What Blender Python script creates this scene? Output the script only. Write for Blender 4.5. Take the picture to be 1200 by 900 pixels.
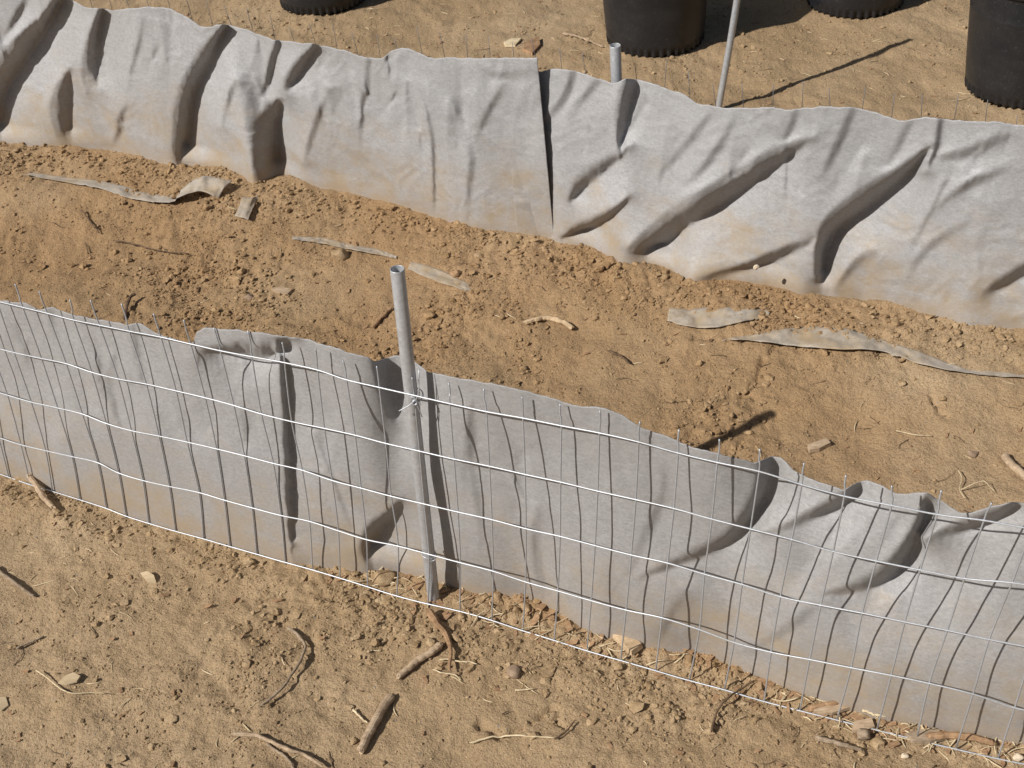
import bpy, bmesh, math, random
import numpy as np
from mathutils import Matrix, Vector
random.seed(7); RNG = np.random.default_rng(11)
for o in list(bpy.data.objects): bpy.data.objects.remove(o)
SC = bpy.context.scene
COL = SC.collection
R = math.radians

# ------------------------------------------------------------------ camera
F_PX, PITCH, ROLL, CAM_H = 1603.69, 0.655227, -0.0884155, 1.49841
_c, _s = math.cos(PITCH), math.sin(PITCH)
_r0, _u0, FW = np.array([1, 0, 0.]), np.array([0, _s, _c]), np.array([0, _c, -_s])
RT = math.cos(ROLL)*_r0 + math.sin(ROLL)*_u0
UP = -math.sin(ROLL)*_r0 + math.cos(ROLL)*_u0
CAM = np.array([0, 0, CAM_H])
cd = bpy.data.cameras.new('camera'); cam = bpy.data.objects.new('camera', cd); COL.objects.link(cam)
cd.sensor_width = 36.0; cd.lens = F_PX/1200*36; cd.clip_start = 0.02; cd.clip_end = 400
cd.dof.use_dof = True; cd.dof.focus_distance = 1.75; cd.dof.aperture_fstop = 28
cam.matrix_world = Matrix([[RT[0], UP[0], -FW[0], 0], [RT[1], UP[1], -FW[1], 0], [RT[2], UP[2], -FW[2], CAM_H], [0, 0, 0, 1]])
SC.camera = cam

# ------------------------------------------------------------------ light
AZ, EL = R(29), R(40.5)                       # the way the light travels
LD = np.array([math.cos(AZ)*math.cos(EL), math.sin(AZ)*math.cos(EL), -math.sin(EL)])
W = bpy.data.worlds.new('World'); SC.world = W; W.use_nodes = True
wn = W.node_tree.nodes; sky = wn.new('ShaderNodeTexSky'); sky.sky_type = 'NISHITA'; sky.sun_disc = False
sky.sun_elevation = EL; sky.sun_rotation = math.atan2(-LD[0], -LD[1]); sky.air_density = 1.0; sky.dust_density = 1.5
W.node_tree.links.new(sky.outputs[0], wn['Background'].inputs[0]); wn['Background'].inputs[1].default_value = 0.05
ld = bpy.data.lights.new('sun', 'SUN'); sun = bpy.data.objects.new('sun', ld); COL.objects.link(sun)
ld.energy = 5.0; ld.angle = R(0.55); ld.color = (1.0, 0.962, 0.91)
sun.rotation_euler = Vector(LD).to_track_quat('-Z', 'Y').to_euler(); sun.location = (-2, -2, 3)
SC.view_settings.view_transform = 'Standard'; SC.view_settings.look = 'None'
SC.view_settings.exposure = 0.0; SC.view_settings.gamma = 1.0; SC.view_settings.use_curve_mapping = False
SC.cycles.max_bounces = 6; SC.cycles.diffuse_bounces = 3

# ------------------------------------------------------------------ survey helpers: a sight line over the plot -> a place on it
def ray(x, y): return ((x-600)/F_PX)*RT - ((y-450)/F_PX)*UP + FW
def on_z(x, y, z=0.0):
    d = ray(x, y); return CAM + d*((z-CAM_H)/d[2])
def proj(P):
    d = np.asarray(P) - CAM; z = d @ FW
    return np.stack([600 + F_PX*(d @ RT)/z, 450 - F_PX*(d @ UP)/z, z], -1)
def sst(t): t = np.clip(t, 0, 1); return t*t*(3-2*t)

# ------------------------------------------------------------------ noise
_perm = np.random.default_rng(5).permutation(4096)
def _h(ix, iy, k=0): return _perm[(_perm[(ix + k*57) & 4095] + iy) & 4095]
def perlin(x, y, k=0):
    ix, iy = np.floor(x).astype(int), np.floor(y).astype(int); fx, fy = x-ix, y-iy
    u, v = fx*fx*fx*(fx*(fx*6-15)+10), fy*fy*fy*(fy*(fy*6-15)+10)
    def g(a, b, dx, dy):
        an = _h(a, b, k)*(2*math.pi/4096); return np.cos(an)*dx + np.sin(an)*dy
    n00, n10 = g(ix, iy, fx, fy), g(ix+1, iy, fx-1, fy)
    n01, n11 = g(ix, iy+1, fx, fy-1), g(ix+1, iy+1, fx-1, fy-1)
    a = n00 + u*(n10-n00); b = n01 + u*(n11-n01); return (a + v*(b-a))*1.5
def fbm(x, y, o=4, k=0, g=.5):
    s = 0; a = 1
    for i in range(o): s = s + a*perlin(x, y, k+i); x = x*2.03+7.1; y = y*2.03-3.7; a *= g
    return s
def lumps(x, y, k=0):                        # crumb-like domes, 0..1
    ix, iy = np.floor(x).astype(int), np.floor(y).astype(int); best = np.zeros_like(x)
    for a in (-1, 0, 1):
        for b in (-1, 0, 1):
            h1 = _h(ix+a, iy+b, k)/4096.; h2 = _h(ix+a, iy+b, k+3)/4096.; h3 = _h(ix+a, iy+b, k+9)/4096.
            rr = .25 + .5*h3
            d2 = ((ix+a+h1-x)**2 + (iy+b+h2-y)**2)/rr**2
            best = np.maximum(best, np.sqrt(np.clip(1-d2, 0, 1))*rr)
    return best

# ------------------------------------------------------------------ fence lines
FP = dict(x0=-.150007, y0=1.42876, a=(-.475603, -.0138515, .0196194, .178307), b=(.00350197, -.00519885, .00159555),
          l=(.0149381, .00252023, -.0137083), m=(.0631647, .0183625))
ST = np.linspace(-2.6, 2.6, 2601); _sc = np.clip(ST, -.95, .95)
_th = FP['a'][0] + FP['a'][1]*_sc + FP['a'][2]*_sc**2 + FP['a'][3]*_sc**3
_cx = np.concatenate([[0], np.cumsum((np.cos(_th[1:])+np.cos(_th[:-1]))/2*np.diff(ST))]); _cy = np.concatenate([[0], np.cumsum((np.sin(_th[1:])+np.sin(_th[:-1]))/2*np.diff(ST))])
_cx += FP['x0'] - _cx[1300]; _cy += FP['y0'] - _cy[1300]
def near_w(s, h, off=0.0):                   # wire plane of the near fence; off = towards the far side
    s = np.asarray(s, float); h = np.asarray(h, float); c = np.clip(s, -.95, .95)
    x, y, th = np.interp(s, ST, _cx), np.interp(s, ST, _cy), np.interp(s, ST, _th)
    z = FP['b'][0]*c + FP['b'][1]*c**2 + FP['b'][2]*c**3
    l = FP['l'][0] + FP['l'][1]*c + FP['l'][2]*c*c; m = FP['m'][0] + FP['m'][1]*c
    nx, ny = -np.sin(th), np.cos(th)
    return np.stack([x + h*(l*nx+m*np.cos(th)) + off*nx, y + h*(l*ny+m*np.sin(th)) + off*ny, z + h*np.sqrt(1-l*l-m*m)], -1)
FAR_Z = .085
FAR_BASE = [(-60,160),(0,168),(15,170),(50,172),(100,172),(130,172),(160,180),(200,190),(225,193),(260,200),(285,208),(300,219),(320,209),(335,208),(360,215),(400,222),(440,232),(480,243),(520,255),(560,267),(600,272),(640,278),(660,288),(690,292),(730,312),(760,312),(790,320),(810,332),(850,330),(900,335),(940,345),(970,342),(1010,345),(1050,358),(1090,370),(1130,383),(1200,388),(1260,397)]
_fb = np.array([on_z(x, y, FAR_Z) for x, y in FAR_BASE]); _fc = np.polyfit(_fb[:, 0], _fb[:, 1], 3)
_fx = np.linspace(-3.2, 3.0, 3101); _xe = np.clip(_fx, -1.3, 1.0)
_fy = np.polyval(_fc, _xe) + np.polyval(np.polyder(_fc), _xe)*(_fx-_xe)
_fs = np.concatenate([[0], np.cumsum(np.hypot(np.diff(_fx), np.diff(_fy)))]); _fs -= np.interp(0.4, _fx, _fs); _fth = np.arctan2(np.gradient(_fy), np.gradient(_fx))
def far_w(s, h, off=0.0):
    s = np.asarray(s, float); h = np.asarray(h, float)
    x, y, th = np.interp(s, _fs, _fx), np.interp(s, _fs, _fy), np.interp(s, _fs, _fth)
    return np.stack([x - off*np.sin(th), y + off*np.cos(th), FAR_Z - .0 + h + 0*x], -1)
def hit(Wf, px, py, off=0.0):                # sight line -> (s, h) on a fence plane
    s, h = 0.0, 0.2
    for _ in range(12):
        q = proj(Wf(s, h, off)); e = 1e-4
        a = (proj(Wf(s+e, h, off))-q)[:2]/e; b = (proj(Wf(s, h+e, off))-q)[:2]/e
        r = np.array([px, py]) - q[:2]; det = a[0]*b[1]-a[1]*b[0]
        s += float(np.clip((r[0]*b[1]-r[1]*b[0])/det, -.6, .6)); h += float(np.clip((a[0]*r[1]-a[1]*r[0])/det, -.3, .3))
    return s, h
_ln, _lf = np.argsort(_cx), np.argsort(_fx)
def y_near(x): return np.interp(x, _cx, _cy)
def y_far(x): return np.interp(x, _fx, _fy)

# ------------------------------------------------------------------ soil surface
def soil_smooth(x, y):
    yn, yf = y_near(x), y_far(x); t = (y-yn)/np.maximum(yf-yn, .2)
    d = y-yn
    z = .0 + .008*sst((d-.01)/.05)*0 + .05*sst((d-.06)/.16)
    z = z + (FAR_Z-.052)*sst((t-.55)/.4)
    z = z - (FAR_Z-.0)*sst((y-yf-.02)/.10)
    return z
CRACKS = [[(930,405),(905,415),(893,428),(888,448),(872,462),(850,468),(835,478)],[(870,460),(885,463),(903,464)],[(815,402),(850,404),(930,408)],
          [(1088,470),(1100,482),(1108,492)],[(560,848),(590,862),(620,848),(648,826),(660,858)]]
_cr = [np.array([on_z(x, y, .06 if y < 600 else 0)[:2] for x, y in c]) for c in CRACKS]
def rough(x, y):
    yn, yf = y_near(x), y_far(x); d = y-yn; t = d/np.maximum(yf-yn, .2)
    n = fbm(x*2.6, y*2.6, 3, 40)
    mid = (sst((t-.02)/.05)*(1-sst((t-.98)/.04)))
    r = .12 + .38*n + mid*(.30 + .22*n) + .34*sst((t-.78)/.12)*mid + .5*np.exp(-((d+.0)/.07)**2) + .38*np.exp(-((d-.24)/.10)**2)
    r = r + .28*np.exp(-((x+.35)**2+(y-1.36)**2)/.03) - .35*np.exp(-((x-.62)**2+(y-1.62)**2)/.05) - .25*np.exp(-((x+.95)**2+(y-2.25)**2)/.05)
    r = np.where(t > 1.02, .12+.22*n, r)
    return np.clip(r, .04, 1)
def soil(x, y, fine=True):
    z = soil_smooth(x, y); r = rough(x, y)
    yn = y_near(x); d = np.abs(y-yn)
    damp = .35+.65*sst(d/.12)
    z = z + (.009*fbm(x*3.1, y*3.1, 2, 3) + .0055*fbm(x*11, y*11, 2, 8))*damp
    z = z + (.0014+.0032*r)*fbm(x*34, y*34, 3, 13, .6)
    if fine:
        wx, wy = x + .004*perlin(x*90, y*90, 70), y + .004*perlin(x*90, y*90, 75)
        m1 = sst(fbm(x*9, y*9, 3, 90)*1.2+.35)
        z = z + r*m1*(.0085*lumps(wx*60, wy*60, 20)-.001) + r*(.0046*lumps(wx*125, wy*125, 31)-.001) + (.0007+.0016*r)*lumps(wx*230, wy*230, 50) - .006*np.exp(-((y-yn+.005)/.03)**2) + .0
        for c in _cr:
            dd = np.full(x.shape, 9.)
            wob = .006*perlin(x*60, y*60, 33)
            for a, b in zip(c[:-1], c[1:]):
                v = b-a; t = np.clip(((x-a[0])*v[0]+(y-a[1])*v[1])/(v@v), 0, 1)
                dd = np.minimum(dd, np.hypot(x-a[0]-t*v[0]+wob, y-a[1]-t*v[1]+wob))
            z = z - .010*np.exp(-(dd/.0040)**2)
    return z
def soil1(x, y): return float(soil(np.array([float(x)]), np.array([float(y)]))[0])
def on_soil(px, py, lift=0.0):
    z = .04
    for _ in range(7):
        P = on_z(px, py, z); z = float(soil(np.array([P[0]]), np.array([P[1]]), False)[0])+lift
    return on_z(px, py, z)

# ------------------------------------------------------------------ object helpers
def props(o, label=None, cat=None, group=None, kind=None):
    if label: o['label'] = label
    if cat: o['category'] = cat
    if group: o['group'] = group
    if kind: o['kind'] = kind
    return o
def empty(name, loc, **k):
    o = bpy.data.objects.new(name, None); COL.objects.link(o); o.location = tuple(float(v) for v in loc); o.empty_display_size = .05
    return props(o, **k)
def mesh_obj(name, V, Fc, m, parent=None, smooth=True, origin=None, attrs=None, **k):
    V = np.asarray(V, float)
    off = np.zeros(3)
    if parent is not None: off = np.array(parent_world(parent))
    if origin is not None: base = np.asarray(origin, float)
    elif parent is None: base = np.array([(V[:, 0].min()+V[:, 0].max())/2, (V[:, 1].min()+V[:, 1].max())/2, V[:, 2].min()])
    else: base = off
    me = bpy.data.meshes.new(name)
    if isinstance(Fc, np.ndarray) and Fc.ndim == 2:
        n, w = Fc.shape; me.vertices.add(len(V)); me.vertices.foreach_set('co', (V-base).astype(np.float32).ravel())
        me.loops.add(n*w); me.loops.foreach_set('vertex_index', Fc.astype(np.int32).ravel())
        me.polygons.add(n); me.polygons.foreach_set('loop_start', np.arange(0, n*w, w, dtype=np.int32)); me.polygons.foreach_set('loop_total', np.full(n, w, dtype=np.int32))
        me.update(calc_edges=True); me.validate()
    else:
        me.from_pydata([tuple(v) for v in (V-base)], [], [tuple(int(i) for i in f) for f in Fc]); me.update()
    me.polygons.foreach_set('use_smooth', [bool(smooth)]*len(me.polygons))
    for an, av in (attrs or {}).items():
        at = me.attributes.new(an, 'FLOAT', 'POINT'); at.data.foreach_set('value', np.asarray(av, np.float32))
    me.materials.append(m)
    o = bpy.data.objects.new(name, me); COL.objects.link(o)
    if parent is not None: o.parent = parent; o.location = tuple(base-off)
    else: o.location = tuple(base)
    return props(o, **k)
def parent_world(p):
    l = Vector(p.location)
    while p.parent: p = p.parent; l = l + Vector(p.location)
    return l
def grid_faces(nu, nv):
    i = np.arange(nu*nv).reshape(nu, nv)
    return np.stack([i[:-1, :-1].ravel(), i[1:, :-1].ravel(), i[1:, 1:].ravel(), i[:-1, 1:].ravel()], 1)
def tube(P, r, n=8, cap=True):
    P = np.asarray(P, float); r = np.broadcast_to(np.asarray(r, float), (len(P),)); V = []; Fc = []
    T = np.gradient(P, axis=0); T /= np.linalg.norm(T, axis=1)[:, None]+1e-12
    a = np.array([0, 0, 1.]) if abs(T[0][2]) < .8 else np.array([1., 0, 0])
    for i in range(len(P)):
        b = np.cross(T[i], a); b /= np.linalg.norm(b); c = np.cross(b, T[i]); a = c
        for k in range(n):
            t = 2*math.pi*k/n; V.append(P[i]+r[i]*(math.cos(t)*b+math.sin(t)*c))
    for i in range(len(P)-1):
        for k in range(n):
            q = (k+1) % n; Fc.append((i*n+k, i*n+q, (i+1)*n+q, (i+1)*n+k))
    if cap: Fc.append(tuple(range(n))[::-1]); Fc.append(tuple((len(P)-1)*n+k for k in range(n)))
    return V, Fc
def join(parts):
    V, Fc, o = [], [], 0
    for v, f in parts:
        V += list(v); Fc += [tuple(i+o for i in q) for q in f]; o += len(v)
    return V, Fc
def smooth_path(P, n):                        # Catmull-Rom
    P = np.asarray(P, float); Q = np.vstack([2*P[0]-P[1], P, 2*P[-1]-P[-2]]); out = []
    m = len(P)-1
    for q in np.linspace(0, m, n):
        i = min(int(q), m-1); t = q-i; a, b, c, d = Q[i:i+4]
        out.append(.5*((2*b)+(-a+c)*t+(2*a-5*b+4*c-d)*t*t+(-a+3*b-3*c+d)*t**3))
    return np.array(out)

# ------------------------------------------------------------------ materials
def nt(name):
    m = bpy.data.materials.new(name); m.use_nodes = True; N = m.node_tree.nodes; L = m.node_tree.links
    return m, N, L, N['Principled BSDF']
def noise(N, L, vec, scale, detail=4, rough=.55, dist=0):
    n = N.new('ShaderNodeTexNoise'); n.inputs['Scale'].default_value = scale; n.inputs['Detail'].default_value = detail; n.inputs['Roughness'].default_value = rough; n.inputs['Distortion'].default_value = dist
    L.new(vec, n.inputs['Vector']); return n.outputs['Fac']
def ramp(N, L, fac, stops):
    r = N.new('ShaderNodeValToRGB'); e = r.color_ramp.elements
    while len(e) < len(stops): e.new(.5)
    for q, (p, c) in zip(e, stops): q.position = p; q.color = (*c, 1) if len(c) == 3 else c
    L.new(fac, r.inputs[0]); return r.outputs[0]
def mix(N, L, f, a, b, mode='MIX'):
    n = N.new('ShaderNodeMix'); n.data_type = 'RGBA'; n.blend_type = mode
    for v, i in ((f, 0), (a, 6), (b, 7)):
        if isinstance(v, (int, float)): n.inputs[i].default_value = v
        elif isinstance(v, tuple): n.inputs[i].default_value = (*v, 1)
        else: L.new(v, n.inputs[i])
    return n.outputs[2]
def math_n(N, L, op, a, b=0, c=None, clamp=False):
    n = N.new('ShaderNodeMath'); n.operation = op; n.use_clamp = clamp
    for i, v in enumerate((a, b) + ((c,) if c is not None else ())):
        if isinstance(v, (int, float)): n.inputs[i].default_value = v
        else: L.new(v, n.inputs[i])
    return n.outputs[0]
def bump(N, L, h, strength, dist, prev=None):
    b = N.new('ShaderNodeBump'); b.inputs['Strength'].default_value = strength; b.inputs['Distance'].default_value = dist
    L.new(h, b.inputs['Height'])
    if prev is not None: L.new(prev, b.inputs['Normal'])
    return b.outputs[0]
def geo_pos(N): return N.new('ShaderNodeNewGeometry').outputs['Position']
def obj_pos(N): return N.new('ShaderNodeTexCoord').outputs['Object']

def bedtint(N, L, c):                         # dug soil of the bed is browner than the trodden ground
    a = N.new('ShaderNodeAttribute'); a.attribute_name = 'bed'
    return mix(N, L, a.outputs['Fac'], c, (.92, .84, .765), 'MULTIPLY')
def mat_soil():
    m, N, L, B = nt('dry_sandy_soil'); p = geo_pos(N)
    big = noise(N, L, p, 2.2, 5, .6); midn = noise(N, L, p, 18, 5, .62); fine = noise(N, L, p, 260, 4, .7); grit = noise(N, L, p, 700, 2, .6)
    c = ramp(N, L, big, [(.3, (.325, .224, .123)), (.5, (.386, .273, .158)), (.72, (.442, .326, .202))])
    c = mix(N, L, ramp(N, L, midn, [(.30, (.45,)*3), (.60, (1,)*3)]), mix(N, L, .5, c, (.275, .185, .104)), c)
    c = mix(N, L, ramp(N, L, fine, [(.36, (1,)*3), (.50, (0,)*3)]), c, (.27, .185, .105))
    c = mix(N, L, ramp(N, L, grit, [(.62, (0,)*3), (.72, (1,)*3)]), c, (.60, .47, .33))
    v = N.new('ShaderNodeTexVoronoi'); v.inputs['Scale'].default_value = 170; L.new(p, v.inputs['Vector'])
    pick = math_n(N, L, 'GREATER_THAN', v.outputs['Color'], .93)
    near = math_n(N, L, 'LESS_THAN', v.outputs['Distance'], .28)
    c = mix(N, L, math_n(N, L, 'MULTIPLY', pick, near), c, (.26, .235, .20))
    c = bedtint(N, L, c)
    L.new(c, B.inputs['Base Color']); B.inputs['Roughness'].default_value = .95; B.inputs['Specular IOR Level'].default_value = .12
    n1 = bump(N, L, noise(N, L, p, 110, 5, .7), 1.0, .0045)
    v2 = N.new('ShaderNodeTexVoronoi'); v2.inputs['Scale'].default_value = 330; L.new(p, v2.inputs['Vector'])
    n2 = bump(N, L, v2.outputs['Distance'], .55, .0012, n1)
    n3 = bump(N, L, noise(N, L, p, 620, 3, .7), .8, .0009, n2)
    L.new(n3, B.inputs['Normal']); return m
def mat_clod():
    m, N, L, B = nt('dry_clods'); p = geo_pos(N); big = noise(N, L, p, 70, 2, .5); fine = noise(N, L, p, 420, 4, .7)
    c = ramp(N, L, big, [(.28, (.282, .191, .102)), (.5, (.385, .273, .157)), (.70, (.460, .346, .212))])
    c = mix(N, L, ramp(N, L, fine, [(.34, (.7,)*3), (.5, (0,)*3)]), c, (.22, .135, .07))
    c = bedtint(N, L, c)
    L.new(c, B.inputs['Base Color']); B.inputs['Roughness'].default_value = .95; B.inputs['Specular IOR Level'].default_value = .12
    L.new(bump(N, L, fine, .9, .002), B.inputs['Normal']); return m
def mat_fabric(name, tone, dirt):
    m, N, L, B = nt(name); p = geo_pos(N)
    at = N.new('ShaderNodeAttribute'); at.attribute_name = 'up'       # metres above the foot of the sheet
    mp = N.new('ShaderNodeMapping'); L.new(p, mp.inputs['Vector']); mp.inputs['Scale'].default_value = (1, 1, 2.2)
    mp2 = N.new('ShaderNodeMapping'); L.new(p, mp2.inputs['Vector']); mp2.inputs['Scale'].default_value = (.9, .9, 1.6)
    fib = noise(N, L, mp.outputs[0], 130, 7, .85, .8); fib2 = noise(N, L, p, 430, 4, .8, 1.2); blot = noise(N, L, p, 7, 5, .65)
    c = mix(N, L, ramp(N, L, fib, [(.40, (0,)*3), (.60, (1,)*3)]), tuple(v*.80 for v in tone), tuple(min(1, v*1.16) for v in tone))
    c = mix(N, L, ramp(N, L, fib2, [(.56, (0,)*3), (.68, (.8,)*3)]), c, tuple(min(1, v*1.5) for v in tone))
    c = mix(N, L, ramp(N, L, blot, [(.35, (.28,)*3), (.65, (0,)*3)]), c, tuple(v*q for v, q in zip(tone, (.80, .77, .72))))
    # mud splashed up from the ground: thick at the foot, ragged, ending about a hand above it
    st = noise(N, L, mp2.outputs[0], 11, 6, .72); edge = math_n(N, L, 'ADD', at.outputs['Fac'], math_n(N, L, 'MULTIPLY', math_n(N, L, 'SUBTRACT', st, .5), -.62))
    d = math_n(N, L, 'SUBTRACT', 1.0, math_n(N, L, 'DIVIDE', edge, .20), clamp=True)
    d = math_n(N, L, 'MULTIPLY', math_n(N, L, 'POWER', d, 1.15), dirt, clamp=True)
    d = math_n(N, L, 'MULTIPLY', d, ramp(N, L, noise(N, L, p, 13, 5, .65), [(.38, (.25,)*3), (.60, (1.3,)*3)]), clamp=True)
    c = mix(N, L, d, c, (.36, .275, .175))
    low = math_n(N, L, 'SUBTRACT', 1.0, math_n(N, L, 'DIVIDE', at.outputs['Fac'], .035), clamp=True)
    c = mix(N, L, math_n(N, L, 'MULTIPLY', low, .22), c, (.36, .25, .145))
    L.new(c, B.inputs['Base Color']); B.inputs['Roughness'].default_value = .55; B.inputs['Specular IOR Level'].default_value = .35
    B.inputs['Sheen Weight'].default_value = .15; B.inputs['Sheen Roughness'].default_value = .4
    n1 = bump(N, L, noise(N, L, p, 45, 3, .5, .6), .22, .003)
    n2 = bump(N, L, fib, .5, .0011, n1); n3 = bump(N, L, fib2, .5, .0008, n2)
    L.new(n3, B.inputs['Normal'])
    tr = N.new('ShaderNodeBsdfTranslucent'); L.new(c, tr.inputs['Color']); L.new(n3, tr.inputs['Normal'])
    ms = N.new('ShaderNodeMixShader'); ms.inputs[0].default_value = .04
    L.new(B.outputs[0], ms.inputs[1]); L.new(tr.outputs[0], ms.inputs[2]); L.new(ms.outputs[0], N['Material Output'].inputs['Surface'])
    return m
def mat_metal(name, col, metal=.75, ro=.38, sc=300):
    m, N, L, B = nt(name); p = obj_pos(N); n = noise(N, L, p, sc, 4, .7); n2 = noise(N, L, p, 25, 3, .6)
    c = mix(N, L, ramp(N, L, n, [(.35, (0,)*3), (.65, (1,)*3)]), tuple(v*.8 for v in col), col)
    c = mix(N, L, ramp(N, L, n2, [(.55, (0,)*3), (.75, (.5,)*3)]), c, tuple(v*q for v, q in zip(col, (.75, .70, .62))))
    L.new(c, B.inputs['Base Color']); B.inputs['Metallic'].default_value = metal
    L.new(math_n(N, L, 'ADD', math_n(N, L, 'MULTIPLY', n, .25), ro-.1), B.inputs['Roughness'])
    L.new(bump(N, L, n, .25, .0006), B.inputs['Normal']); return m
def mat_wood(name, a, b, sc=90):
    m, N, L, B = nt(name); p = obj_pos(N); mp = N.new('ShaderNodeMapping'); L.new(p, mp.inputs[0]); mp.inputs['Scale'].default_value = (.25, 1, 1)
    n = noise(N, L, mp.outputs[0], sc*3, 5, .7, .4); n2 = noise(N, L, p, sc*.5, 3, .6)
    c = ramp(N, L, n, [(.3, a), (.65, b)]); c = mix(N, L, ramp(N, L, n2, [(.45, (0,)*3), (.7, (.6,)*3)]), c, tuple(v*.6 for v in a))
    L.new(c, B.inputs['Base Color']); B.inputs['Roughness'].default_value = .85; B.inputs['Specular IOR Level'].default_value = .2
    L.new(bump(N, L, n, .8, .0012), B.inputs['Normal']); return m
def mat_pot():
    m, N, L, B = nt('black_plastic'); p = obj_pos(N); n = noise(N, L, p, 14, 5, .7); f = noise(N, L, p, 160, 5, .75)
    c = mix(N, L, ramp(N, L, n, [(.45, (0,)*3), (.8, (.4,)*3)]), (.012, .013, .016), (.050, .048, .046))
    c = mix(N, L, ramp(N, L, f, [(.60, (0,)*3), (.75, (.6,)*3)]), c, (.16, .125, .085))
    L.new(c, B.inputs['Base Color']); B.inputs['Roughness'].default_value = .42; B.inputs['Specular IOR Level'].default_value = .5
    L.new(math_n(N, L, 'ADD', math_n(N, L, 'MULTIPLY', f, .35), .28), B.inputs['Roughness'])
    L.new(bump(N, L, f, .25, .001), B.inputs['Normal']); return m
M = dict(soil=mat_soil(), clod=mat_clod(), near=mat_fabric('weathered_grey_fabric', (.335, .330, .330), .55), far=mat_fabric('pale_grey_fabric', (.382, .380, .383), .6),
         scrap=mat_fabric('dusty_fabric_strip', (.40, .36, .31), .9),
         wire=mat_metal('galvanised_wire', (.56, .58, .61), .45, .40), bar=mat_metal('galvanised_bar', (.48, .50, .53), .45, .45), dull=mat_metal('dull_wire', (.20, .20, .21), .4, .6), conduit=mat_metal('galvanised_conduit', (.50, .51, .525), .45, .42, 140),  # uprights get a darker copy of the wire metal, shade put into colour
         pot=mat_pot(), pale=mat_wood('pale_wood', (.42, .29, .17), (.66, .50, .32)), grey=mat_wood('weathered_twig', (.20, .145, .095), (.40, .31, .22)),
         dark=mat_wood('dark_bark', (.07, .045, .028), (.20, .13, .08)), tan=mat_wood('tan_stick', (.30, .205, .125), (.52, .40, .275)),
         straw=mat_wood('dry_straw', (.50, .38, .22), (.74, .62, .42)), leaf=mat_wood('dry_leaf', (.36, .27, .16), (.50, .39, .25), 40),
         bark=mat_wood('red_brown_bark', (.22, .125, .065), (.42, .27, .155)), stone=mat_wood('brown_stone', (.22, .15, .10), (.36, .26, .18), 40),
         shell=mat_wood('cream_shell', (.55, .42, .28), (.75, .66, .52), 200))

# ------------------------------------------------------------------ the ground, one sheet
def bedmask(x, y):
    t = (y-y_near(x))/np.maximum(y_far(x)-y_near(x), .2)
    return sst((t-.02)/.03)*(1-sst((t-1.0)/.04))*np.clip(.75+.6*fbm(x*3, y*3, 3, 55)-.55*np.exp(-((x-.62)**2+(y-1.62)**2)/.05), 0, 1)
def grow(a, b, seed, far):
    out = [a]; st = seed
    while out[-1] < far: out.append(out[-1]+st); st *= 1.35
    return out
xs = np.arange(-1.62, 1.62, .0040)
ys = [.78]
while ys[-1] < 4.3: ys.append(ys[-1] + .0028*max(ys[-1], 1.0)*(1.0 if ys[-1] < 2.4 else 1.25))
ys = np.array(ys)
def extend(v):
    lo, hi, st = [v[0]], [v[-1]], .02
    while st < 40: lo.append(lo[-1]-st); hi.append(hi[-1]+st); st *= 1.5
    return np.concatenate([np.array(lo[1:])[::-1], v, hi[1:]])
xs, ys = extend(xs), extend(ys)
X, Y = np.meshgrid(xs, ys, indexing='ij')
Z = soil(X.ravel(), Y.ravel())
fade = np.clip(1.0 - (np.hypot(X.ravel(), Y.ravel()-2.2)-3)/2, 0, 1)
V = np.stack([X.ravel(), Y.ravel(), Z*fade], 1)
mesh_obj('ground', V, grid_faces(len(xs), len(ys)), M['soil'], origin=(0, 0, 0), kind='structure', attrs={'bed': bedmask(V[:, 0], V[:, 1])})

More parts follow.
